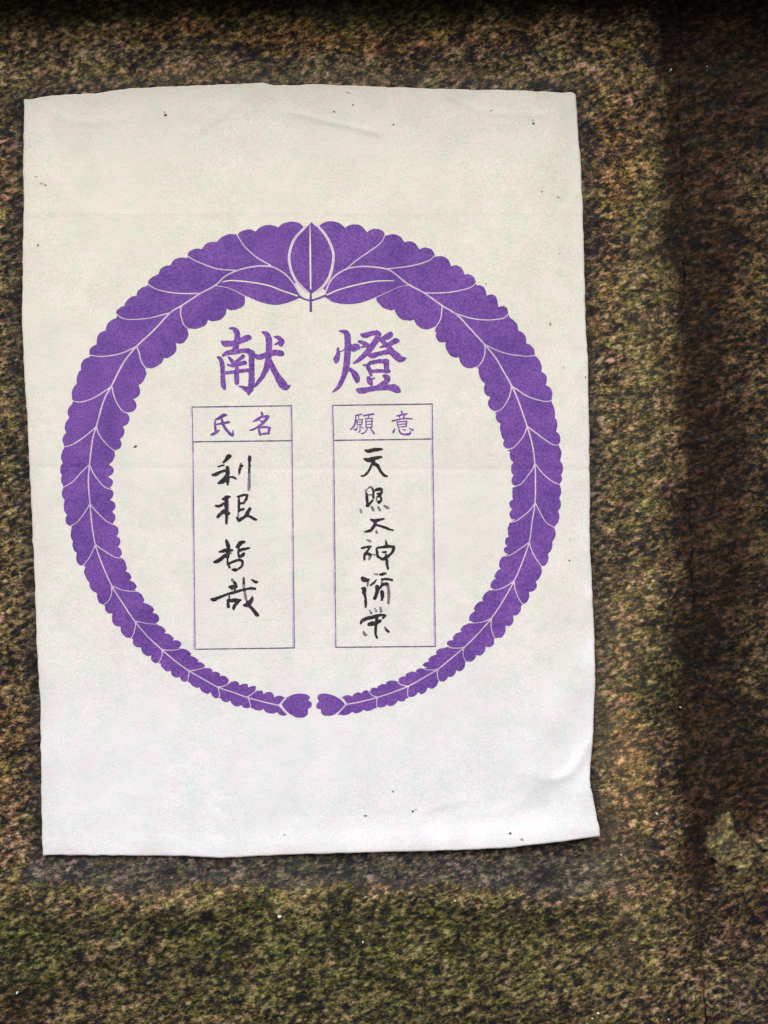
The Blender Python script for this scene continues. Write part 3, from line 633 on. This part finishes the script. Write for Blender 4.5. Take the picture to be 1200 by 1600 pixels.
R_IN = [
 dict(v=[(690.6,478),(690,487),(689,496),(685.6,504),(680,513),(678.6,519)], o=[(588.2,464.8),(588.4,470.6),(593.5,476.4),(598,481),(604.7,483.8),(611,485.4),(616.4,484),'n',(619.4,491.6),(624.4,497.4),(629,500.2),(635.8,501),(642,501.4),(646.6,499.4),'n',(650,507),(656,512.2),(662,514.8),(669,514.9),(679,511)]),
 dict(v=[(757,540),(757.6,548),(756.9,555),(754,563),(749.4,570),(744,576)], o=[(682,519.6),(680.4,525),(682,529.6),(687,535),(696.2,535),'n',(696,543),(700.2,551.6),(704,556),(708,558.2),(712,559.4),(716.8,558),'n',(718.6,565),(722.6,571.4),(728,574.8),(736.3,575.6),(744,573)]),
 dict(v=[(798.7,604.5),(797.4,613),(794.4,622.6),(785,637.6),(779,642),(770.5,645.5)], o=[(747.4,576),(748,584),(750,591),(753.4,596.4),(758,599.6),'n',(756,606),(756.6,613.4),(760.4,618.4),(766.6,620.8),'n',(762.8,626),(762.2,632.4),(765.6,638.4),(771.9,642.5),(779,641)]),
 dict(v=[(822.9,667),(820,676),(815.3,684.8),(804.8,697),(799,701),(791.5,703.5)], o=[(775.4,647),(774,651),(775,655.4),(777.4,659.4),(781.3,661.6),'n',(780.8,670),(782.5,678),(784.4,684),(787.7,687.8),'n',(785.8,692.6),(787,697.4),(789.6,700),(792.5,701),(799.5,699.6)]),
 dict(v=[(835,724.3),(832.4,732),(827.5,739),(815.3,754.8),(809,758.6),(798.5,762)], o=[(796.6,706),(795.8,711),(797.2,716.5),(799,720),(802,722.4),'n',(798.6,728),(798.4,734),(799,739),(802,742.4),'n',(799.2,748),(799.3,755),(801.6,758),(805.6,758.8),(811.8,757.4)]),
 dict(v=[(835.6,785.5),(830,794),(822.3,802),(810,811.6),(803,814.8),(794,816.5)], o=[(801,764),(799.8,768),(800.2,772.4),(800.4,777),(802,780.8),'n',(797.4,782.6),(795.5,786.3),(796.4,791.4),(800,795.7),'n',(796.4,800),(795.8,804.8),(797.4,809),(800.4,811.4),(807.4,810.8)]),
 dict(v=[(826.4,846.4),(820.6,851.6),(813.5,856.3),(799.5,865.9),(793,868),(784.5,869)], o=[(795.4,819.6),(793,824.6),(793.2,830),(793.4,834.6),(795,837.7),'n',(790,841),(788.8,845.8),(789.4,850),(792.2,853.4),'n',(787.6,856),(787.1,860),(788.8,863.6),(792.5,865.2),(797.8,864)]),
 dict(v=[(803.4,906.8),(795,913),(785.2,918.5),(776,921),(764,921.5)], o=[(784,870.8),(780.4,875.6),(779.6,881.7),(779.6,885.6),(782.4,888),'n',(776.4,892),(773,898),(772,901),(774.6,903),'n',(768.4,908),(766,914.4),(766.8,918),(772,919.8)]),
 dict(v=[(767.6,965.6),(760.6,969),(752.7,971.6),(743,973),(731.5,972.7)], o=[(763,923),(757.4,927),(754.2,932.6),(753.2,935.6),(755.4,937.8),'n',(746.6,941.4),(741.2,947.8),(740,951.6),(742.2,954.1),'n',(735,959.4),(732.5,966.2),(734.4,970),(739.7,971.2)]),
 dict(v=[(726.4,1009.8),(719.4,1012),(711.5,1012.3),(704,1011.6),(696,1009)], o=[(731,974.6),(725,976.6),(720.4,981.3),(719,984.4),(721,986.8),'n',(712.8,989),(708.1,994.4),(707,997.4),(709.6,999.6),'n',(701.6,1000.4),(697.8,1004.4),(700,1008),(705,1010.2)]),
 dict(v=[(684.6,1044.3),(678.6,1046),(672.5,1046.2),(666.6,1045.6),(659,1043)], o=[(696.6,1011.8),(688.6,1012.6),(682.8,1016),(681,1019.4),(682.8,1022.3),'n',(674.6,1024.4),(670.1,1028.2),(669,1031),(671.6,1033.1),'n',(664.6,1034.4),(660.4,1037.9),(662.6,1041),(668.2,1043.2)]),
 dict(v=[(637,1071.2),(631,1070.6),(626,1068.8),(622,1066),(617.5,1061.5)], o=[(659.4,1043.8),(656,1043.6),(652.6,1044.8),(650,1047),(649.9,1049.8),'n',(643,1048.8),(636.8,1051.2),(633.6,1053.4),(634,1056.1),'n',(627.4,1057),(622.6,1060.7),(623,1063.6),(625.9,1065.6)]),
 dict(v=[(589.6,1088.6),(584.4,1087),(580,1084.8),(577,1081.4),(573.5,1076.5)], o=[(617.6,1063.2),(612,1062.4),(606.7,1063.8),(603.4,1066),(603.9,1068.8),'n',(598,1068.2),(592.5,1070.2),(589.4,1072.4),(589.7,1075),'n',(584,1073.6),(579.8,1076),(579,1079),(581.6,1082.2)]),
 dict(v=[(541.6,1099),(539,1095),(537,1092.2),(534,1089.6),(529.5,1087)], o=[(573,1077.9),(568.7,1078.6),(566,1080.6),(565.9,1083),'n',(560,1081),(554.5,1082.8),(551.4,1085),(551.7,1087.8),'n',(544,1085.4),(537.1,1087.1),(535,1088.4),(535.7,1090.2)]),
]

def near_i(curve, p):
    return int(np.argmin([(q[0] - p[0]) ** 2 + (q[1] - p[1]) ** 2 for q in curve]))

def lobes(pts):
    out = []; run = []
    for p in pts + ['n']:
        if p == 'n':
            out += catmull(([out[-1]] if out else []) + run, 3) if run else []
            run = []
        else: run.append(p)
    return out

def leaf_mesh(poly, veins, name='wreath_leaf', mat=None):
    a = np.array([p[:2] for p in poly]); x0, y0 = a.min(0) - 3; x1, y1 = a.max(0) + 3
    vs = [v for v in veins if any(x0 - 6 < p[0] < x1 + 6 and y0 - 6 < p[1] < y1 + 6 for p in v)]
    def f(X, Y):
        d = poly_sdf(X, Y, poly) + 0.25 * vnoise(X, Y, 2.6, 501)
        for v in vs: d = np.maximum(d, -seg_dist(X, Y, v))
        return d
    isomesh(name, f, (x0, y0, x1, y1), 1.0, mat or M_PURPLE, sheet)

def width(y): return 1.6 + 0.5 * float(smooth(1000, 450, y))
def as_vein(c, k=1.0): return [(p[0], p[1], max(1.2, width(p[1]) * k * (1 - .35 * i / len(c)))) for i, p in enumerate(c)]

def vein_parts(veins):
    for k, v in enumerate(veins):
        if k == len(veins) - 2: v = [p for p in v if p[1] > 352]
        v = [(p[0], p[1], p[2] + .5) for p in (v if k == 0 else v[:-2])]
        a = np.array(v)
        isomesh('wreath_vein', lambda X, Y: seg_dist(X, Y, v), (a[:, 0].min() - 4, a[:, 1].min() - 4, a[:, 0].max() + 4, a[:, 1].max() + 4), 1.0, M_VEIN, sheet, .00005 + .000008 * (k % 4))

for (spine, outer, inner) in ((LS, L_OUT, L_IN), (RS, R_OUT, R_IN)):
    sp = catmull(spine, 4)
    veins = [[(p[0], p[1], width(p[1]) * 1.15) for p in sp]]
    for fam in (outer, inner):
        for d in fam:
            d['c'] = catmull(d['v'], 4); veins.append(as_vein(d['c']))
    cb = [(486.2,345.7),(474.3,357.6),(458.8,375),(451.4,398.8),(453.3,419),(460.6,437.3),(474.3,452),(486.2,462)] if spine is LS else \
         [(487.3,346),(500.2,356.7),(513,373.2),(521.2,393.3),(521.2,411.7),(515.8,433.7),(503.8,450.2),(487.3,463)]
    cb = catmull(cb, 4)
    veins.append([(p[0], p[1], 2.6) for p in cb])
    low = [(p[0], p[1], 2.2) for p in (catmull([(338,446.4),(358.8,450.4),(382.7,462.4),(392,467)], 4) if spine is LS else catmull([(638,445.4),(623,448.5),(604.7,456.8),(588.2,464.6),(580,468)], 4))]
    veins.append(low)
    vein_parts(veins)
    for fam, kind in ((outer, 'out'), (inner, 'in')):
        prev = None
        for d in fam:
            j = near_i(sp, d['c'][0])
            edge_ = lobes(d['o'])
            if prev is None:
                if kind == 'out':
                    i0 = near_i(cb, edge_[0]); i1 = near_i(cb, sp[4])
                    poly = cb[i0:i1 + 1] + sp[4:j + 1] + d['c'] + edge_[::-1]
                else:
                    tip = (338, 446.2) if spine is LS else (638.2, 445.4)
                    i0 = near_i(sp, tip)
                    low = catmull([(382.7,463),(370,455.5),(358.8,450.4),(345,447)], 3) if spine is LS else catmull([(588.2,464.8),(604.7,457),(623,448.7),(634,445.9)], 3)
                    poly = low + sp[i0:j + 1] + d['c'] + edge_[::-1]
            else:
                i = near_i(sp, prev['c'][0])
                poly = prev['c'][::-1] + sp[i:j + 1] + d['c'] + edge_[::-1]
            leaf_mesh(poly, veins)
            prev = d
    # the lance-shaped leaf below the spine's first bend, with its midrib
    if spine is LS:
        i0 = near_i(sp, (338, 446.2))
        lance = sp[2:i0 + 1] + catmull([(340,446.6),(358.8,450.6),(382.7,462),(406.5,472.2),(426.7,476.8),(445,475),(463.3,468.4),(469,465)], 4)
        rib = catmull([(347.8,441,1.4),(362.5,438.8,2),(388.2,441,2.2),(419.3,446.5,2.2),(441.3,454.8,2.2),(467,463.5,2.4)], 4)
    else:
        i0 = near_i(sp, (638.2, 445.4))
        lance = sp[2:i0 + 1] + catmull([(636,446),(623,448.9),(604.7,457),(588.2,464.4),(566.2,473),(544.2,475.8),(522.2,473),(508,465)], 4)
        rib = catmull([(510.3,461.4,2.4),(527.7,453.8,2.2),(553.3,446.5,2.2),(586.3,440,2),(615.7,439.2,1.4)], 4)
    leaf_mesh(lance, veins[:1] + [rib, low])
# the upright leaf at the crown of the wreath
cl = catmull([(486.5,348.5),(476,359.5),(461.5,376),(454.2,398.8),(455.8,418),(463,436),(475.3,449.8),(486,459.5)], 4)
cr = catmull([(487,348.5),(498.5,358.5),(510.6,374.5),(518.4,394),(518.3,411.7),(512.8,432.5),(502,448),(487.4,459.5)], 4)
leaf_mesh(cl + cr[::-1], [[(484.6,352,1.2),(485,400,3.0),(485.6,452,2.2)]])
# twig under it with its two arms
isomesh('wreath_twig', lambda X, Y: np.minimum(np.minimum(seg_dist(X, Y, [(485.6,458,3.2),(485.8,486,4.2)]), seg_dist(X, Y, [(486,470.5,2.8),(477,468.4,2.6),(467,463.5,3.5)])), seg_dist(X, Y, [(486,470.5,2.8),(498,466.6,3.2),(509,462,3.5)])), (460,452,515,492), .8, M_PURPLE, sheet)
# the two heart-shaped end leaves that almost meet at the foot
leaf_mesh(lobes([(440.4,1100),(445.7,1092.8),(453.6,1086.4),(466.3,1083),(478.9,1084.4),(484.6,1088.6),(481.6,1093.6),'n',(486,1096),(487.6,1100),(486.4,1104),(481.2,1107.2),'n',(481.6,1112),(480,1116.5),(474.2,1120.4),(463,1120),(452,1114),(444.9,1107.2),(440.6,1101)]), [])
leaf_mesh(lobes([(539.4,1099.8),(532.5,1092.2),(519.8,1085.6),(507.2,1082.8),(498.2,1085),(496.2,1090.6),(499,1095.4),'n',(495,1099),(494,1103.4),(496.8,1107),(502,1107.4),'n',(501.8,1112),(504,1115.6),(510.3,1117.8),(521.4,1116.6),(530.9,1109.4),(539,1100.6)]), [])
# grey-violet shadow line inside the veins of the upper leaves
def rule(pts, name, mat, wdt, lift=0.00018, cell=.9):
    a = np.array(pts)
    p3 = [(p[0], p[1], wdt) for p in pts]
    isomesh(name, lambda X, Y: seg_dist(X, Y, p3), (a[:, 0].min() - 4, a[:, 1].min() - 4, a[:, 0].max() + 4, a[:, 1].max() + 4), cell, mat, sheet, lift)

# ------------------------------------------------------------ the two ruled boxes
def box_lines(tl, tr, dl, dr, bl, br):
    def f(X, Y):
        d = seg_dist(X, Y, [(*tl, 1.7), (*tr, 1.7)])
        d = np.minimum(d, seg_dist(X, Y, [(*dl, 1.8), (*dr, 1.8)]))
        d = np.minimum(d, seg_dist(X, Y, [(*bl, 1.7), (*br, 1.7)]))
        d = np.minimum(d, seg_dist(X, Y, [(*tl, 1.2), (*dl, 1.3), (*bl, 1.2)]))
        d = np.minimum(d, seg_dist(X, Y, [(*tr, 1.2), (*dr, 1.3), (*br, 1.2)]))
        return d + 0.22 * vnoise(X, Y, 5, 601)
    isomesh('ruled_box', f, (tl[0] - 4, tr[1] - 5, br[0] + 5, bl[1] + 5), .8, M_LINE, sheet, .00016)
    # the blurred second impression beside the upright rules
    for a_, b_, c_, sx in ((tl, dl, bl, -1.9), (tr, dr, br, -1.9)):
        isomesh('rule_ghost', lambda X, Y: seg_dist(X, Y, [(a_[0] + sx, a_[1] + 1, 2.6), (b_[0] + sx, b_[1], 2.6), (c_[0] + sx, c_[1] - 1, 2.6)]),
                (min(a_[0], c_[0]) - 6, a_[1] - 3, max(a_[0], c_[0]) + 5, c_[1] + 3), 1.0, M_LILAC, sheet, .00009)
box_lines((300.5,636.3), (456,634.2), (302,690.4), (456.6,688.6), (305.5,1014), (460.4,1011.8))
box_lines((520,633.6), (675.3,631.4), (521.6,688.2), (676,686), (525,1011), (680.3,1009.4))

# ------------------------------------------------------------ the characters
def character(name, ox, oy, sc_, strokes, mat, faint=None, cell=.7, rough=.35, label=None, grow=0.0):
    def run(sts, nm, m):
        if not sts: return
        cs = [catmull([((x / sc_) + ox, (y / sc_) + oy, max(w / sc_ + grow, .6)) for x, y, w in st], 4) for st in sts]
        a = np.array([p[:2] for c in cs for p in c]); x0, y0 = a.min(0) - 7; x1, y1 = a.max(0) + 7
        def f(X, Y):
            d = np.full(X.shape, 1e9)
            for c in cs: d = np.minimum(d, seg_dist(X, Y, c))
            return d + rough * fbm(X, Y, 3.2, 611, 2)
        o = isomesh(nm, f, (x0, y0, x1, y1), cell, m, sheet, .00014 if m is not faint else .00010)
        return o
    o = run(strokes, name, mat)
    if o and label: o['label'] = label
    return o, run

def both(name, ox, oy, k, strokes, label=None):
    """hand-brushed character: a stroke ending in 'g' is thin grey ink"""
    dark = [s for s in strokes if s[-1] != 'g']; grey = [s[:-1] for s in strokes if s[-1] == 'g']
    o, run = character(name, ox, oy, k, dark, M_INK, M_FAINT, .6, .45, label, grow=1.4)
    if grey:
        cs = grey
        allp = [catmull([((x / k) + ox, (y / k) + oy, max(w / k + 1.1, .6)) for x, y, w in st], 4) for st in cs]
        a = np.array([p[:2] for c in allp for p in c]); x0, y0 = a.min(0) - 6; x1, y1 = a.max(0) + 6
        def f(X, Y):
            d = np.full(X.shape, 1e9)
            for c in allp: d = np.minimum(d, seg_dist(X, Y, c))
            return d + .45 * fbm(X, Y, 2.6, 615, 2)
        g = isomesh('thin_ink', f, (x0, y0, x1, y1), .6, M_FAINT, sheet, .00009)

character('printed_character', 330, 500, 8.571, [
 [(250,115,10),(300,120,45),(340,160,75),(355,220,75),(345,290,75),(335,360,75),(320,410,80)],
 [(145,290,20),(190,320,75),(300,315,70),(400,280,75),(480,245,80),(520,240,55)],
 [(85,500,20),(130,530,55),(150,600,60),(160,750,60),(165,860,70),(180,915,50)],
 [(165,475,40),(230,440,60),(320,430,65),(430,415,60),(500,420,70),(545,470,85)],
 [(545,450,85),(545,550,75),(545,700,75),(540,850,80),(515,950,60),(500,1000,20)],
 [(375,885,15),(440,910,50),(500,940,80),(530,930,80)],
 [(235,500,20),(270,540,45),(310,590,55),(350,620,45)], [(430,490,50),(370,540,45),(320,580,45)],
 [(225,600,20),(280,615,40),(360,600,50),(450,575,60)], [(150,715,42),(250,708,42),(350,690,46),(490,675,46)],
 [(345,600,45),(345,720,58),(345,830,62),(350,855,30)],
 [(590,480,45),(650,500,72),(760,460,65),(860,440,75),(940,450,80)],
 [(685,165,15),(740,190,60),(775,260,80),(775,400,80),(770,500,80),(755,600,80),(720,700,65),(660,800,55),(600,870,45),(555,900,30)],
 [(770,520,60),(820,630,75),(880,740,80),(950,850,110),(1000,900,85),(1055,885,20)],
 [(840,225,10),(900,240,50),(945,290,75),(935,330,60)], [(850,335,12),(900,315,35)]], M_TEXTP, label='purple printed character on the left, under the wreath crown', grow=.5)
character('printed_character', 510, 500, 8.571, [
 [(155,380,25),(155,460,55),(135,530,75),(130,565,40)],
 [(170,150,10),(230,160,50),(280,200,80),(285,350,80),(280,500,85),(265,640,80),(225,780,65),(160,900,50),(85,970,10)],
 [(335,335,15),(360,385,85),(400,360,80),(440,385,25)], [(190,425,14),(240,405,16)],
 [(290,660,60),(340,680,50),(380,730,80),(410,790,80),(410,825,45)],
 [(475,200,40),(520,210,72),(620,180,60),(690,185,75),(685,240,72),(630,330,75),(560,420,75),(480,500,60),(420,550,45),(365,580,20)],
 [(430,290,22),(490,310,55),(550,345,65)], [(460,370,16),(520,360,20)],
 [(850,180,40),(850,205,85),(790,240,70),(740,270,60)], [(740,280,40),(780,320,60),(840,375,65),(880,430,85),(940,490,100),(1000,530,75),(1065,515,15)],
 [(955,280,50),(920,285,75),(860,320,60),(790,345,42),(715,370,14)],
 [(575,470,45),(620,480,72),(720,450,58),(820,430,65),(870,440,60)],
 [(490,605,10),(545,620,45),(580,680,52),(600,745,35)], [(555,605,35),(600,575,50),(700,555,50),(800,560,65)],
 [(805,560,75),(805,620,70),(805,690,60)], [(600,690,42),(700,685,45),(840,690,36)],
 [(560,780,45),(580,820,80),(600,860,45)], [(590,800,30),(645,780,18)],
 [(770,750,40),(815,780,80),(800,830,72),(740,860,50),(700,880,40)],
 [(415,940,40),(470,950,80),(600,925,65),(720,910,65),(830,905,75),(910,915,100),(960,945,70),(985,960,20)]], M_TEXTP, label='purple printed character on the right, under the wreath crown', grow=.5)
character('printed_character', 290, 620, 6.667, [
 [(430,190,14),(395,195,34),(350,225,26),(310,240,10)], [(310,255,12),(310,300,18),(315,350,22),(320,370,18)], [(275,395,22),(310,380,26),(350,350,12)],
 [(320,290,10),(370,280,16),(450,265,22)], [(375,200,12),(388,270,24),(410,320,24),(450,370,26),(490,400,26),(498,350,6)]], M_TEXTP, cell=.5, rough=.2, grow=.8)
character('printed_character', 290, 620, 6.667, [
 [(795,170,22),(800,200,16),(750,235,24),(705,260,8)], [(800,210,16),(860,208,26),(830,250,24),(780,300,22),(720,335,16),(675,350,12)], [(775,245,8),(810,270,16)],
 [(762,322,14),(778,395,24)], [(770,325,14),(830,315,16),(880,325,22)], [(875,330,22),(865,385,20)], [(780,390,16),(870,380,16)]], M_TEXTP, cell=.5, rough=.2, grow=.8)
character('printed_character', 540, 635, 10, [
 [(170,140,20),(250,125,18)], [(160,140,10),(155,230,18),(130,310,20),(75,365,10)], [(205,150,8),(205,205,10)], [(175,215,10),(265,205,12)], [(178,215,10),(182,290,12)], [(260,210,12),(255,285,12)],
 [(180,250,8),(255,245,8)], [(180,290,8),(255,282,8)], [(225,290,12),(225,390,14),(205,400,12)], [(190,320,8),(150,375,14)], [(250,320,8),(275,345,10)], [(130,360,14),(180,370,12)],
 [(285,145,20),(440,120,20)], [(365,140,10),(350,185,10)], [(315,190,12),(320,330,14)], [(315,195,12),(410,185,14)], [(415,185,16),(410,330,16)], [(320,240,9),(405,232,9)], [(320,285,9),(405,278,9)], [(320,330,10),(410,325,10)],
 [(340,345,10),(310,400,16),(250,430,14)], [(385,345,10),(420,390,20),(445,425,24)]], M_TEXTP, cell=.45, rough=.15, grow=.55)
character('printed_character', 540, 635, 10, [
 [(870,75,16),(880,100,30)], [(800,150,18),(960,115,18)], [(840,160,12),(850,195,14)], [(920,140,14),(900,185,14)], [(730,230,24),(820,208,18),(930,192,16),(1040,195,16)],
 [(803,240,10),(818,325,14)], [(800,245,12),(950,235,14)], [(955,235,15),(945,315,15)], [(815,285,9),(940,275,9)], [(820,325,12),(940,315,12)],
 [(770,350,10),(745,400,32)], [(830,350,12),(850,410,22),(910,438,24),(1000,430,32),(1010,390,10)], [(890,365,10),(930,370,18)], [(990,345,10),(1050,370,24)]], M_TEXTP, cell=.45, rough=.15, grow=.55)

B1 = (320, 700, 12); B2 = (320, 835, 12); B3 = (545, 690, 10.667); B4 = (545, 835, 9.697)
both('brushed_character', *B1, [
 [(345,275,18),(390,240,40),(440,170,75),(480,150,50)], [(250,355,10),(310,332,20),(370,325,8)], [(165,505,40),(220,495,55),(300,450,38),(380,425,35),(440,410,30)],
 [(430,365,50),(440,430,60),(430,520,62),(430,600,58),(435,680,32)], [(410,530,50),(370,600,80),(310,640,58),(268,660,25)], [(470,540,12),(530,545,26),(590,575,22)],
 [(655,345,16),(705,335,24)], [(668,380,24),(658,410,34),(650,450,26)], [(840,160,34),(845,210,52),(842,250,26)], [(845,290,16),(845,340,38)], [(838,390,26),(832,460,20)],
 [(680,300,34),(680,340,38),(665,400,34),(648,490,26),'g'], [(840,230,36),(842,400,36),(835,520,36),(835,650,44),(832,780,42),'g']])
both('brushed_character', *B1, [
 [(345,955,28),(400,950,72),(430,925,60),(475,915,14)], [(410,930,66),(405,1050,54),(410,1150,50),(410,1300,32),(410,1400,32),(415,1425,14)], [(215,1080,24),(270,1090,42),(330,1060,32),(400,1010,22)],
 [(400,1160,40),(350,1200,62),(290,1250,52),(248,1290,38)], [(400,1220,56),(455,1225,42)], [(620,915,22),(680,895,36),(760,880,32),(810,880,22)], [(800,885,34),(775,960,34),(745,1020,30)],
 [(660,1050,22),(745,1025,26)], [(645,920,26),(645,1050,30),(645,1180,30)], [(660,1165,30),(740,1145,26)], [(605,1310,22),(650,1350,56),(720,1310,42),(780,1260,52),(820,1190,56),(850,1135,40)],
 [(800,1270,46),(870,1290,32),(930,1330,36),(980,1345,14)], [(636,1180,20),(630,1300,20),'g'], [(440,1000,26),(435,1200,26),(425,1380,20),'g']])
both('brushed_character', *B2, [
 [(410,115,30),(435,170,60),(445,260,55),(440,350,64),(435,430,36)], [(285,325,20),(350,310,46),(420,290,52),(520,300,24)], [(185,515,30),(240,500,66),(330,440,56),(400,390,56)], [(427,450,12),(432,540,14)],
 [(755,140,20),(690,150,64),(640,200,56),(600,240,28)], [(640,230,28),(640,320,28),(640,400,26)], [(640,300,36),(720,280,42),(800,260,36),(848,250,14)], [(740,345,18),(710,390,58),(655,420,26)],
 [(440,550,32),(470,615,22)], [(440,550,28),(540,510,26),(630,480,34),(700,490,30),(715,550,26),(690,600,26),(630,650,22)], [(520,660,26),(580,665,52),(620,650,20)], [(480,330,30),(500,360,20),'g']])
both('brushed_character', *B2, [
 [(560,900,36),(585,930,44),(600,980,28)], [(460,980,26),(510,985,54),(590,970,46)], [(500,985,36),(520,1030,26)], [(570,1000,26),(560,1100,22)],
 [(125,1215,22),(180,1215,54),(280,1175,42),(420,1120,32),(560,1080,40),(700,1040,36),(850,1010,36),(945,1015,36)], [(465,1120,10),(465,1220,10)],
 [(440,1245,36),(450,1345,52)], [(450,1240,54),(560,1230,54),(675,1225,22)], [(640,1240,44),(590,1300,46),(550,1365,46),(550,1400,18)], [(735,830,16),(738,920,24)],
 [(890,1190,30),(875,1235,52),(820,1300,78),(745,1325,36)], [(810,1270,60),(850,1340,44),(920,1420,54),(970,1490,62),(998,1518,28)], [(905,860,20),(960,890,42),(995,890,14)],
 [(520,850,44),(560,890,44),'g'], [(735,810,26),(735,900,40),(738,1000,38),(762,1120,40),(778,1220,36),'g'], [(890,1165,30),(905,1230,30),'g'], [(880,848,20),(930,860,24),'g']])
both('brushed_character', *B3, [
 [(270,145,18),(330,160,46),(420,140,54),(500,130,42),(560,130,12)], [(258,290,22),(320,310,60),(400,300,64)], [(380,290,54),(460,275,46),(545,258,24)], [(400,330,74),(410,370,54)],
 [(380,390,26),(350,460,24),(300,530,24),(250,570,18),(205,572,7)], [(430,370,46),(480,400,46),(520,480,34),(580,555,34),(638,578,12)]])
both('brushed_character', *B3, [
 [(300,870,18),(305,950,24),(310,1030,34)], [(395,785,18),(412,850,20),(410,940,20)], [(315,1060,54),(350,1030,30),(400,980,20)], [(445,810,30),(510,790,44),(556,800,18)],
 [(550,810,18),(540,870,18),(510,910,18),(465,920,12)], [(480,870,28),(510,865,20)], [(540,930,16),(540,980,24),(500,1010,46)],
 [(285,800,22),(295,900,30),(300,1000,30),'g'], [(300,800,10),(350,760,18),(395,780,22),(412,850,22),'g'], [(320,890,14),(400,885,14),'g'], [(460,940,12),(470,1000,12),'g'], [(555,800,24),(560,850,20),'g'],
 [(190,1130,18),(210,1170,32),'g'], [(380,1090,22),(410,1140,36),'g'], [(490,1090,20),(520,1140,32),'g'], [(595,1070,28),(640,1100,44),(670,1110,16),'g']])
both('brushed_character', *B3, [
 [(375,1300,26),(430,1320,54),(500,1305,36),(585,1285,12)], [(440,1330,54),(430,1390,44),(390,1450,38),(340,1490,38),(260,1500,9)], [(450,1385,20),(520,1400,26),(620,1440,30),(690,1465,24),(745,1480,8)],
 [(455,1480,14),(470,1515,36),'g']])
both('brushed_character', *B4, [
 [(200,205,18),(250,195,24),(330,180,22)], [(310,190,26),(290,240,24),(240,310,30),(238,375,26)], [(290,290,34),(330,310,34)], [(420,215,20),(430,280,28),(440,340,24)], [(430,200,18),(500,195,30),(600,180,34),(680,185,30)],
 [(680,195,42),(670,250,34),(620,310,26),(560,350,40),(510,370,34),(445,340,18)], [(568,130,22),(565,190,26)], [(515,270,14),(558,265,28)], [(562,300,16),(570,360,28),(575,450,26),(594,520,18)],
 [(275,85,12),(310,95,30),(338,115,12),'g'], [(325,310,34),(312,370,30),'g'], [(350,300,14),(400,310,12),'g'], [(560,80,16),(568,140,32),'g'], [(575,380,36),(590,500,30),'g']])
both('brushed_character', *B4, [
 [(205,655,28),(225,680,64),(270,690,50),(308,685,18)], [(200,815,18),(240,820,44),(230,880,44),(250,950,28),(255,1040,30),(255,1095,16)], [(415,690,10),(370,740,16),(322,775,9)],
 [(468,610,18),(520,600,34),(560,587,13)], [(505,680,28),(580,675,24),(655,690,24)], [(430,790,44),(430,860,48),(410,920,38),(392,965,38)], [(430,850,26),(480,800,30),(520,755,34),(578,750,38)],
 [(500,865,42),(510,920,50),(500,985,28)],
 [(290,710,22),(285,780,20),'g'], [(380,600,16),(430,605,22),'g'], [(505,690,20),(492,760,20),'g'], [(590,760,44),(605,850,36),(605,950,36),(600,1040,24),'g']])
both('brushed_character', *B4, [
 [(182,1345,14),(195,1310,34),(260,1275,44),(360,1250,40),(450,1225,34),(520,1215,26),(560,1225,16)], [(550,1230,26),(520,1255,28)], [(305,1360,36),(340,1350,58),(400,1340,44),(460,1310,44),(488,1300,14)],
 [(430,1250,32),(420,1330,34),(405,1420,32),(405,1500,32),(428,1565,18)], [(575,1445,30),(598,1468,26)],
 [(310,1150,14),(340,1190,26),'g'], [(390,1120,14),(415,1160,22),'g'], [(480,1110,30),(490,1165,26),'g'], [(225,1470,18),(240,1510,38),(268,1515,18),'g'], [(545,1400,18),(570,1440,32),'g']])

# ------------------------------------------------------------ specks of dirt on the paper
for (x, y, a, b, dark) in [(259,181,4.6,4.4,1),(258,176,2.5,2.5,0),(551.7,165.5,3.2,2.4,1),(522,176,3,2,1),(614.5,196,3.2,2.6,1),(833,194,4,3.4,1),(832,189,4,2,0),(543,146,10,1.6,0),(768,174,7,2,0),(212,698,6.5,3.2,1),
        (66,288,6,2.4,0),(72,290,3,2,1),(58,277,4,2,0),(60,384,2.4,3,1),(614,1236,3.6,2.6,1),(645,1267,4.5,3,1),(571,1274,4.5,2,1),(650,1264,3,2,0),(796,1300,4.6,3.4,1),(814,1309,6,4,0),
        (445,1303,4,2,0),(880,575,2.5,2.5,0),(874,397,5,1.8,0),(860,508,3,3,0),(890,843,2.4,2.4,0),(889,876,2.6,2.6,1),(921,1228,3,2.4,1),(914,590,2,3.6,1),(920,546,2,3,1),(911,470,1.8,2.4,0),
        (846,300,4,3,0),(872,309,5,2,0),(759,444,3,3,0),(859,506,4,4,0)]:
    th = random.uniform(-.5, .5)
    def f(X, Y, x=x, y=y, a=a, b=b, th=th):
        dx, dy = X - x, Y - y
        u = dx * math.cos(th) + dy * math.sin(th) if a < 12 else dx; v = -dx * math.sin(th) + dy * math.cos(th) if a < 12 else dy
        return (np.sqrt((u / a * 2) ** 2 + (v / b * 2) ** 2) - 1) * min(a, b) * .5 + .5 * vnoise(X, Y, 1.6, 701)
    isomesh('dirt_speck', f, (x - a, y - b - 2, x + a, y + b + 2), .5, M_SPECK if dark else M_SPECKL, sheet, .00013)
print('objects', len(bpy.data.objects), 'verts', sum(len(m.vertices) for m in bpy.data.meshes))
